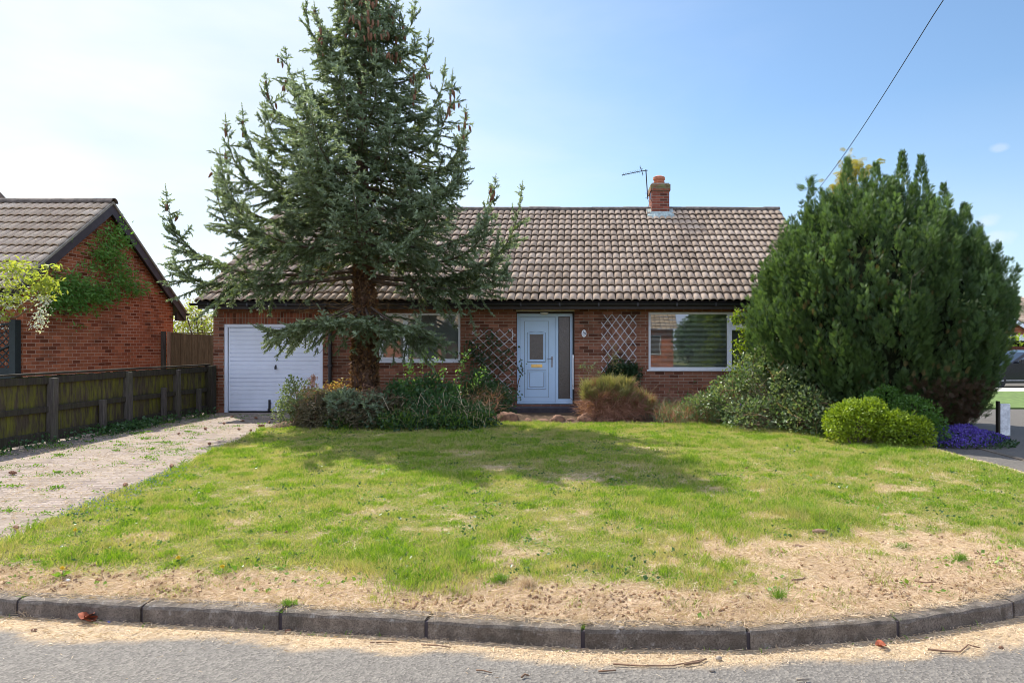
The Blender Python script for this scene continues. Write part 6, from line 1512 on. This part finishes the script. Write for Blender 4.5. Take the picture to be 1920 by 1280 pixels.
for (px, py) in [(435, 782), (480, 785), (505, 793), (490, 800), (510, 803), (455, 790), (385, 805), (448, 806), (393, 834), (430, 839), (455, 831), (442, 838), (365, 880), (322, 876), (235, 912), (30, 992), (24, 889), (335, 814), (510, 786), (420, 795), (470, 808)]:
    c = ground_pt(px, py, .0); o = fallen_cone(c.x, c.y, .004, random.uniform(.09, .14), random.uniform(0, 6)); tag(o, 'brown fallen spruce cone lying on the pale block paving', 'cone', 'fallen cones on the driveway')
for (px, py) in [(537, 1000), (775, 880), (1400, 880)]:
    c = ground_pt(px, py, .03); o = fallen_cone(c.x, c.y, lawn_z(c.x, c.y)+.005, random.uniform(.045, .065), random.uniform(0, 6)); tag(o, 'brown fallen spruce cone lying in the lawn grass', 'cone', 'fallen cones on the lawn')
# twigs on the road and verge
def twig(name, label, pxs, z, r, mat='twig', group=None):
    pts = [ground_pt(a, b, z) for a, b in pxs]; c = pts[0]
    o = MB().tube([Vector((p.x, p.y, z+r+random.uniform(0, r))) for p in pts], [r*(1-.5*i/len(pts)) for i in range(len(pts))], 6).build(name, M[mat], None, smooth=True, loc=(c.x, c.y, z)); tag(o, label, 'twig', group); return o
twig('twig', 'long hooked brown twig on the road at the lower right', [(1740, 1220), (1770, 1222), (1800, 1223), (1815, 1210), (1838, 1216)], -.103, .006)
twig('twig', 'long thin reddish twig on the gutter litter right of centre', [(1150, 1247), (1200, 1249), (1260, 1250), (1325, 1236)], -.103, .005)
twig('twig', 'short brown twig on the road below the long reddish one', [(1122, 1260), (1155, 1258)], -.103, .005)
twig('twig', 'thin grey twig in the gutter left of centre', [(694, 1206), (720, 1204), (745, 1206)], -.103, .004)
twig('twig', 'thin dark twig in the gutter near the middle', [(790, 1210), (818, 1211), (846, 1215)], -.103, .004)
twig('twig', 'small pale twig lying alone on the asphalt near the middle', [(893, 1257), (905, 1258), (922, 1262)], -.103, .004)
twig('twig', 'curled pale stick on the asphalt at bottom centre', [(978, 1271), (984, 1267), (992, 1269)], -.103, .006)
twig('twig', 'pale stick lying at the very bottom right of centre', [(1494, 1277), (1516, 1275)], -.103, .007, 'stone')
twig('twig', 'bent brown twig against the litter left of the reddish leaf', [(1283, 1248), (1310, 1244), (1324, 1236)], -.103, .006)
twig('twig', 'dark twig lying on the dry patch at right', [(1485, 1090), (1505, 1087), (1510, 1084)], .03, .007)
twig('twig', 'thin twig on the dry verge at far right', [(1715, 1090), (1735, 1094), (1755, 1092)], .03, .006)
# bark piece, stones
def pebble(name, label, cat, px, py, z, r, mat, group=None, sq=(1, .8, .6)):
    c = ground_pt(px, py, z); V = []; F = []; nu, nv = 10, 7; sd_ = px*.37
    for a in range(nv+1):
        for b in range(nu):
            ph = pi*a/nv; t_ = 2*pi*b/nu; v = (sin(ph)*cos(t_), sin(ph)*sin(t_), cos(ph)); q = r*(1+.5*(vnoise(np.array([v[0]*1.8+sd_]), np.array([v[2]*1.8+v[1]+sd_]), 4)[0]-.5)); V.append((v[0]*q*sq[0], v[1]*q*sq[1], v[2]*q*sq[2]+r*sq[2]*.6))
    for a in range(nv):
        for b in range(nu): F.append((a*nu+b, (a+1)*nu+b, (a+1)*nu+(b+1) % nu, a*nu+(b+1) % nu))
    o = mesh_np(name, np.array(V)+np.array([c.x, c.y, z]), np.array(F), M[mat], smooth=True, loc=(c.x, c.y, z)); tag(o, label, cat, group)
pebble('bark_piece', 'chunk of pale bark at the edge of the dry patch on the right lawn', 'bark', 1536, 998, .04, .04, 'twig', sq=(1.6, .8, .5))
pebble('bark_piece', 'small brown bark chip on the dry patch, lower left of the pale chunk', 'bark', 1497, 1025, .03, .03, 'twig', sq=(1.5, .8, .4))
pebble('stone', 'grey pebble on top of the kerb near the middle left joint', 'stone', 703, 1150, .0, .012, 'stone')
pebble('stone', 'pale pebble on the dry verge above the kerb at far left', 'stone', 128, 1088, .03, .014, 'concrete_post')
pebble('stone', 'tan pebble on the gutter litter at lower right', 'stone', 1348, 1236, -.105, .02, 'stone')
pebble('stone', 'small tan pebble below the larger one in the gutter at lower right', 'stone', 1335, 1257, -.105, .016, 'stone')
pebble('stone', 'brown lump on the gutter litter left of centre', 'stone', 540, 1184, -.105, .018, 'cone')
pebble('stone', 'dark pebble lying on the asphalt at far left', 'stone', 64, 1182, -.105, .016, 'rock')
pebble('stone', 'pebble on the verge edge above the kerb right of centre', 'stone', 1165, 1178, .0, .016, 'stone')
pebble('stone', 'dark pebble on the road at far right', 'stone', 1877, 1214, -.105, .013, 'rock')
pebble('blue_scrap', 'tiny bright blue plastic scrap in the gutter at left', 'litter', 204, 1166, -.105, .009, 'bluebit')
# fallen red leaves
def dead_leaf(label, px, py, z, s_, k=1):
    c = ground_pt(px, py, z); o = thing('dead_leaf', label, 'leaf', (c.x, c.y, z)); V = []; F = []; nx, ny = 8, 6
    for k_ in range(k):
        ox, oy, rt = random.uniform(-.02, .02)*(k > 1), random.uniform(-.015, .015)*(k > 1), random.uniform(0, 3); b = len(V)
        for i in range(nx+1):
            for j in range(ny+1):
                u = i/nx; v = (j/ny-.5)*2*sin(pi*min(max(u, .04), .97))**.8*.42; X_ = (u-.5)*s_; Y_ = v*s_; Z_ = s_*(.30*abs(v)+.22*(u-.5)**2*4+.08*sin(9*u))+.012*k_
                V.append((c.x+ox+X_*cos(rt)-Y_*sin(rt), c.y+oy+X_*sin(rt)+Y_*cos(rt), z+.003+Z_))
        for i in range(nx):
            for j in range(ny): q = b+i*(ny+1)+j; F.append((q, q+1, q+ny+2, q+ny+1))
    mesh_np('blade', np.array(V), np.array(F), M['leafred'], o, smooth=True)
dead_leaf('crumpled red brown dead leaves in the gutter against the kerb at left', 165, 1163, -.10, .10, 3)
dead_leaf('single orange brown dead leaf standing in the gutter at lower right', 1652, 1211, -.10, .075, 1)
t = thing('grass_tuft', 'brown dead grass tuft at the kerb joint at far left', 'grass tuft', (-3.3, 4.2, -.1))
def tuft(label, px, py, z, n, l, mat, w_=.003):
    c = ground_pt(px, py, z); o = tag(mesh_np('grass_tuft', np.concatenate([bl[0] for bl in [blades(np.array([c.x, c.y, z])+rng.normal(0, .025, (n, 3))*np.array([1, .6, .1]), rng.normal(0, .5, (n, 3))+np.array([0, 0, 1]), rng.uniform(.5, 1, n)*l, w_, .35)]]), [np.arange(n)[:, None]*5+np.array([[0, 1, 2, 3]]), np.arange(n)[:, None]*5+np.array([[3, 2, 4]])], M[mat], loc=(c.x, c.y, z)), label, 'grass tuft'); return o
bpy.data.objects.remove(t)
tuft('brown dead grass tuft at the kerb joint at far left', 54, 1152, -.10, 120, .07, 'straw')
tuft('round green grass tuft on the dry verge left of centre', 543, 1132, .01, 160, .05, 'weed')
tuft('spiky green grass tuft on the dry strip right of centre', 1460, 1120, .02, 120, .10, 'weed')
tuft('yellowish dry grass tuft on the verge near the middle', 990, 1096, .03, 200, .09, 'straw')
tuft('green grass tuft left of the yellowish one on the verge', 938, 1090, .03, 240, .09, 'weed')
tuft('spiky green tuft on the dry patch at right', 1690, 1028, .03, 120, .08, 'weed')
tuft('green tuft on the dry verge at far right', 1800, 1050, .03, 150, .09, 'weed')

# ------------------------------------------------------------------ overhead cable
ca = thing('telephone_cable', 'thin black telephone cable rising to the right from the bungalow roof corner', 'cable', (5.85, 19.5, 4.9))
A0 = Vector(P(1478, 416, 19.5)); A1 = Vector(P(1768, 0, 8.0)); dcl = (A1-A0)
pts = []
for i in range(41):
    t_ = i/40*2.05; p = A0+dcl*t_; p.z -= .25*math.sin(pi*min(t_, 1))*1.0*(1 if t_ < 1 else 0)
    pts.append(p)
MB().tube(pts, .006, 5).build('line', M['cable'], ca)
br = MB().box(5.80, 5.90, 19.46, 19.54, A0.z-.14, A0.z+.02); br.tube([A0, A0+Vector((.03, 0, -.10))], .012, 6); br.build('hook_bracket', M['darkmetal'], ca)

# ------------------------------------------------------------------ far right: hedge, fence, house, car
hd = thing('hedge', 'bright yellow green hedge behind the red brown fence at far right', 'hedge', (22, 34, 0))
n = 2600; pos = np.stack([rng.uniform(15, 30, n), rng.uniform(33.4, 34.4, n), rng.uniform(.9, 2.05, n)+.12*np.sin(np.arange(n))], 1); mesh_np('foliage', *place(*LEAF, pos, rng.normal(0, 1, pos.shape), .22), M['hedge'], hd)
MB().box(15, 30, 33.7, 34.1, -.1, 1.8).build('inner_growth', M['cypress_in'], hd)
ff_ = thing('board_fence', 'red brown board fence below the hedge at far right', 'fence', (22, 32.5, 0))
m = MB()
for i in range(150): m.box(14+i*.105, 14.1+i*.105, 32.5+.01*(i % 2), 32.52+.01*(i % 2), -.1, 1.52)
m.build('board', M['farfence'], ff_)
MB().box(14, 29.7, 32.53, 32.58, 1.0, 1.1).build('rail', M['farfence'], ff_)
h2 = thing('distant_bungalow', 'brick bungalow with white gable boards and tiled roof behind the hedge at far right', 'house', (27, 42, 0))
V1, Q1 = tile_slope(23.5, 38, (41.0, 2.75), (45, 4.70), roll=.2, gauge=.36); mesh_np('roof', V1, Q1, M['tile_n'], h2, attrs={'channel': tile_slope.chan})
roof_slab(23.5, 38, (41.05, 2.75), (45, 4.70)).build('roof_deck', M['fascia'], h2)
m = MB(); m.box(24, 37.5, 41.5, 48, -.1, 2.6); m.build('wall', M['brick_n'], h2)
# projecting gable facing the camera: ridge px ~1870, boards fall to the right
Y2 = 38.0; gx = P(1868, 588, Y2); 
ge = P(1868, 588, Y2).z+.1; 
m = MB(); m.prism([(gx.x-3.2, Y2, -.1), (gx.x+3.2, Y2, -.1), (gx.x+3.2, Y2, ge-1.95), (gx.x, Y2, ge), (gx.x-3.2, Y2, ge-1.95)], (0, 3.5, 0)); m.build('gable_wall', M['brick_n'], h2)
m = MB()
for sg in (-1, 1): m.prism([(gx.x, Y2-.3, ge+.12), (gx.x+sg*3.6, Y2-.3, ge-2.05), (gx.x+sg*3.6, Y2-.3, ge-2.25), (gx.x, Y2-.3, ge-.10)], (0, .04, 0))
m.build('bargeboard', M['upvc'], h2)
m = MB()
for sg in (-1, 1): m.prism([(gx.x, Y2-.28, ge+.20), (gx.x+sg*3.65, Y2-.28, ge-2.0), (gx.x+sg*3.65, Y2-.28, ge-2.06), (gx.x, Y2-.28, ge+.12)], (0, 6.5, 0))
m.build('gable_roof', M['ridge'], h2)
MB().box(gx.x+.2, gx.x+2.6, Y2-.03, Y2-.005, .9, 2.15).build('window', M['upvc'], h2)
# car
car = thing('parked_car', 'dark car parked on the side road, just visible past the huge cypress', 'car', (17.6, 26.5, -.06))
cx_, cy_, cz_ = 14.95, 25.85, -.06       # nose (left), near side, ground
def cp(u, v, z): return (cx_+u, cy_+v, cz_+z)
side = [(0.05, .30), (0.0, .52), (.06, .68), (.35, .80), (1.15, .92), (1.6, .97), (3.9, 1.0), (4.35, .98), (4.45, .7), (4.4, .35), (4.2, .22), (.25, .20)]
V = []; F = []; secs = [(0.0, .93), (.06, 1.0), (.12, 1.02), (1.68, 1.02), (1.74, 1.0), (1.80, .93)]
for (vv, sc_) in secs:
    inset = 1 if sc_ > .99 else .0
    for (u, z) in side:
        zc = .6; uc = 2.2; V.append(cp(uc+(u-uc)*(.985 if sc_ < .99 else 1), vv, zc+(z-zc)*sc_*.985))
k_ = len(side)
for i in range(len(secs)-1):
    for j in range(k_): F.append((i*k_+j, i*k_+(j+1) % k_, (i+1)*k_+(j+1) % k_, (i+1)*k_+j))
F += [tuple(range(k_)), tuple((len(secs)-1)*k_+j for j in range(k_))[::-1]]
MB().add(V, F).build('body', M['carpaint'], car, smooth=False, bevel=.03)
cab = [(1.35, .95), (2.05, 1.38), (2.4, 1.46), (3.4, 1.44), (4.15, 1.0)]
m = MB(); V = []
for (v0_, v1_, s_) in ((.10, 1.70, 0), (.26, 1.54, 1)): pass
Vn = [cp(u, .08+.16*(z-.95)/.5, z) for u, z in cab]+[cp(u, 1.72-.16*(z-.95)/.5, z) for u, z in cab]; k5 = len(cab)
m.add(Vn, [(i, i+1, k5+i+1, k5+i) for i in range(k5-1)]+[tuple(range(k5))[::-1], tuple(range(k5, 2*k5))]); m.build('cabin', M['carpaint'], car, bevel=.02)
def sidewin(pts, nm='window'):
    MB().add([cp(u, .075+.16*(z-.95)/.5-.004, z) for u, z in pts], [tuple(range(len(pts)))]).build(nm, M['glasscar'], car)
M['glasscar'] = plain('car_glass', (.05, .07, .08), .03, .05, 3, bmp=0, spec=1)
sidewin([(1.62, 1.0), (2.62, 1.0), (2.62, 1.40), (2.40, 1.40), (2.14, 1.34)]); sidewin([(2.70, 1.0), (3.70, 1.02), (3.35, 1.39), (2.70, 1.40)])
mm = MB(); mm.box(*[q for q in (cx_+1.62, cx_+1.80, cy_-.16, cy_-.02)], cz_+.98, cz_+1.12); mm.build('door_mirror', M['carpaint'], car, bevel=.03)
mm = MB(); mm.box(cx_+.35, cx_+4.15, cy_-.012, cy_+.03, cz_+.30, cz_+.34); mm.build('sill_trim', M['metal'], car)
for u in (.85, 3.65):
    for vv in (.0, 1.62):
        wv = MB(); c = Vector(cp(u, vv, .31)); V = []; F = []; n = 24; pr_ = [(.0, .0), (.20, .0), (.215, .015), (.30, .015), (.315, .04), (.315, .16), (.29, .18), (0, .18)]
        for (r, yy) in pr_:
            for a in range(n): V.append((c.x+r*cos(2*pi*a/n), c.y-.03+yy, c.z+r*sin(2*pi*a/n)))
        for i in range(len(pr_)-1):
            for a in range(n): F.append((i*n+a, i*n+(a+1) % n, (i+1)*n+(a+1) % n, (i+1)*n+a))
        wv.add(V, F); wh = wv.build('wheel', M['rubber'], car)
        rm = MB()
        for a in range(5): an = 2*pi*a/5; rm.bar(c+Vector((0, -.034, 0)), c+Vector((.20*cos(an), -.034, .20*sin(an))), .05, .012, (0, 1, 0))
        rm.build('rim', M['metal'], wh)
MB().box(cx_+.0, cx_+.09, cy_+.12, cy_+.5, cz_+.60, cz_+.72).build('headlight', M['lampglass'], car, bevel=.02)

# ------------------------------------------------------------------ across the road (seen only mirrored in the panes)
oh = thing('opposite_house', 'red brick bungalow across the road, seen mirrored in the window panes', 'house', (-4, -14, 0))
m = MB(); m.box(-17, -9.5, -17, -13.7, -.1, 2.6); m.box(-9.5, 6.5, -19, -15.2, -.1, 2.7); m.build('wall', M['brick_n'], oh)
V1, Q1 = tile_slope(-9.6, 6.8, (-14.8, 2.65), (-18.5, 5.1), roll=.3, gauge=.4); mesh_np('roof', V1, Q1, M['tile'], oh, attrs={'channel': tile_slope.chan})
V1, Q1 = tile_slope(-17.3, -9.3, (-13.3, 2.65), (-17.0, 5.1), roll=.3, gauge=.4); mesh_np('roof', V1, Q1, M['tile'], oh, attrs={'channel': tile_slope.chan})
for (a, b) in ((-15.5, -13.8), (-12.2, -10.8)): MB().box(a, b, -13.69, -13.64, .9, 2.2).build('window', M['obscure'], oh)
for (a, b) in ((-7, -5), (-1, 1), (3.5, 5.5)):
    wf = MB().box(a-.06, b+.06, -15.19, -15.15, .94, 2.26).build('window', M['upvc'], oh); MB().box(a, b, -15.15, -15.13, 1.0, 2.2).build('pane', M['obscure'], wf)
def otree(label, x_, y_, h_, r_, mat, nm='tree'):
    bg_tree(nm, label, (x_, y_, 0), [(x_, y_, h_*.35, r_, r_, h_*.3), (x_+r_*.2, y_, h_*.65, r_*.75, r_*.75, h_*.28), (x_-r_*.3, y_, h_*.5, r_*.6, r_*.6, h_*.25)], 3500, .22, mat)
otree('bushy dark tree across the road, seen mirrored in the big window', 8.6, -11.5, 5.2, 1.7, 'treeleaf')
otree('second bushy tree across the road, further right in the mirrored view', 11.2, -11.0, 5.0, 1.8, 'shrub')
otree('dense dark tree beside the brick bungalow across the road', 7.4, -13.0, 4.2, 1.3, 'treeleaf')
otree('yellowish shrub across the road, seen mirrored at the right of the big window', 12.6, -9.5, 3.0, 1.3, 'hedge')
tag(MB().box(-40, 40, -30, -9.0, gz, -.02).build('opposite_verge', M['lawn']), kind='structure')
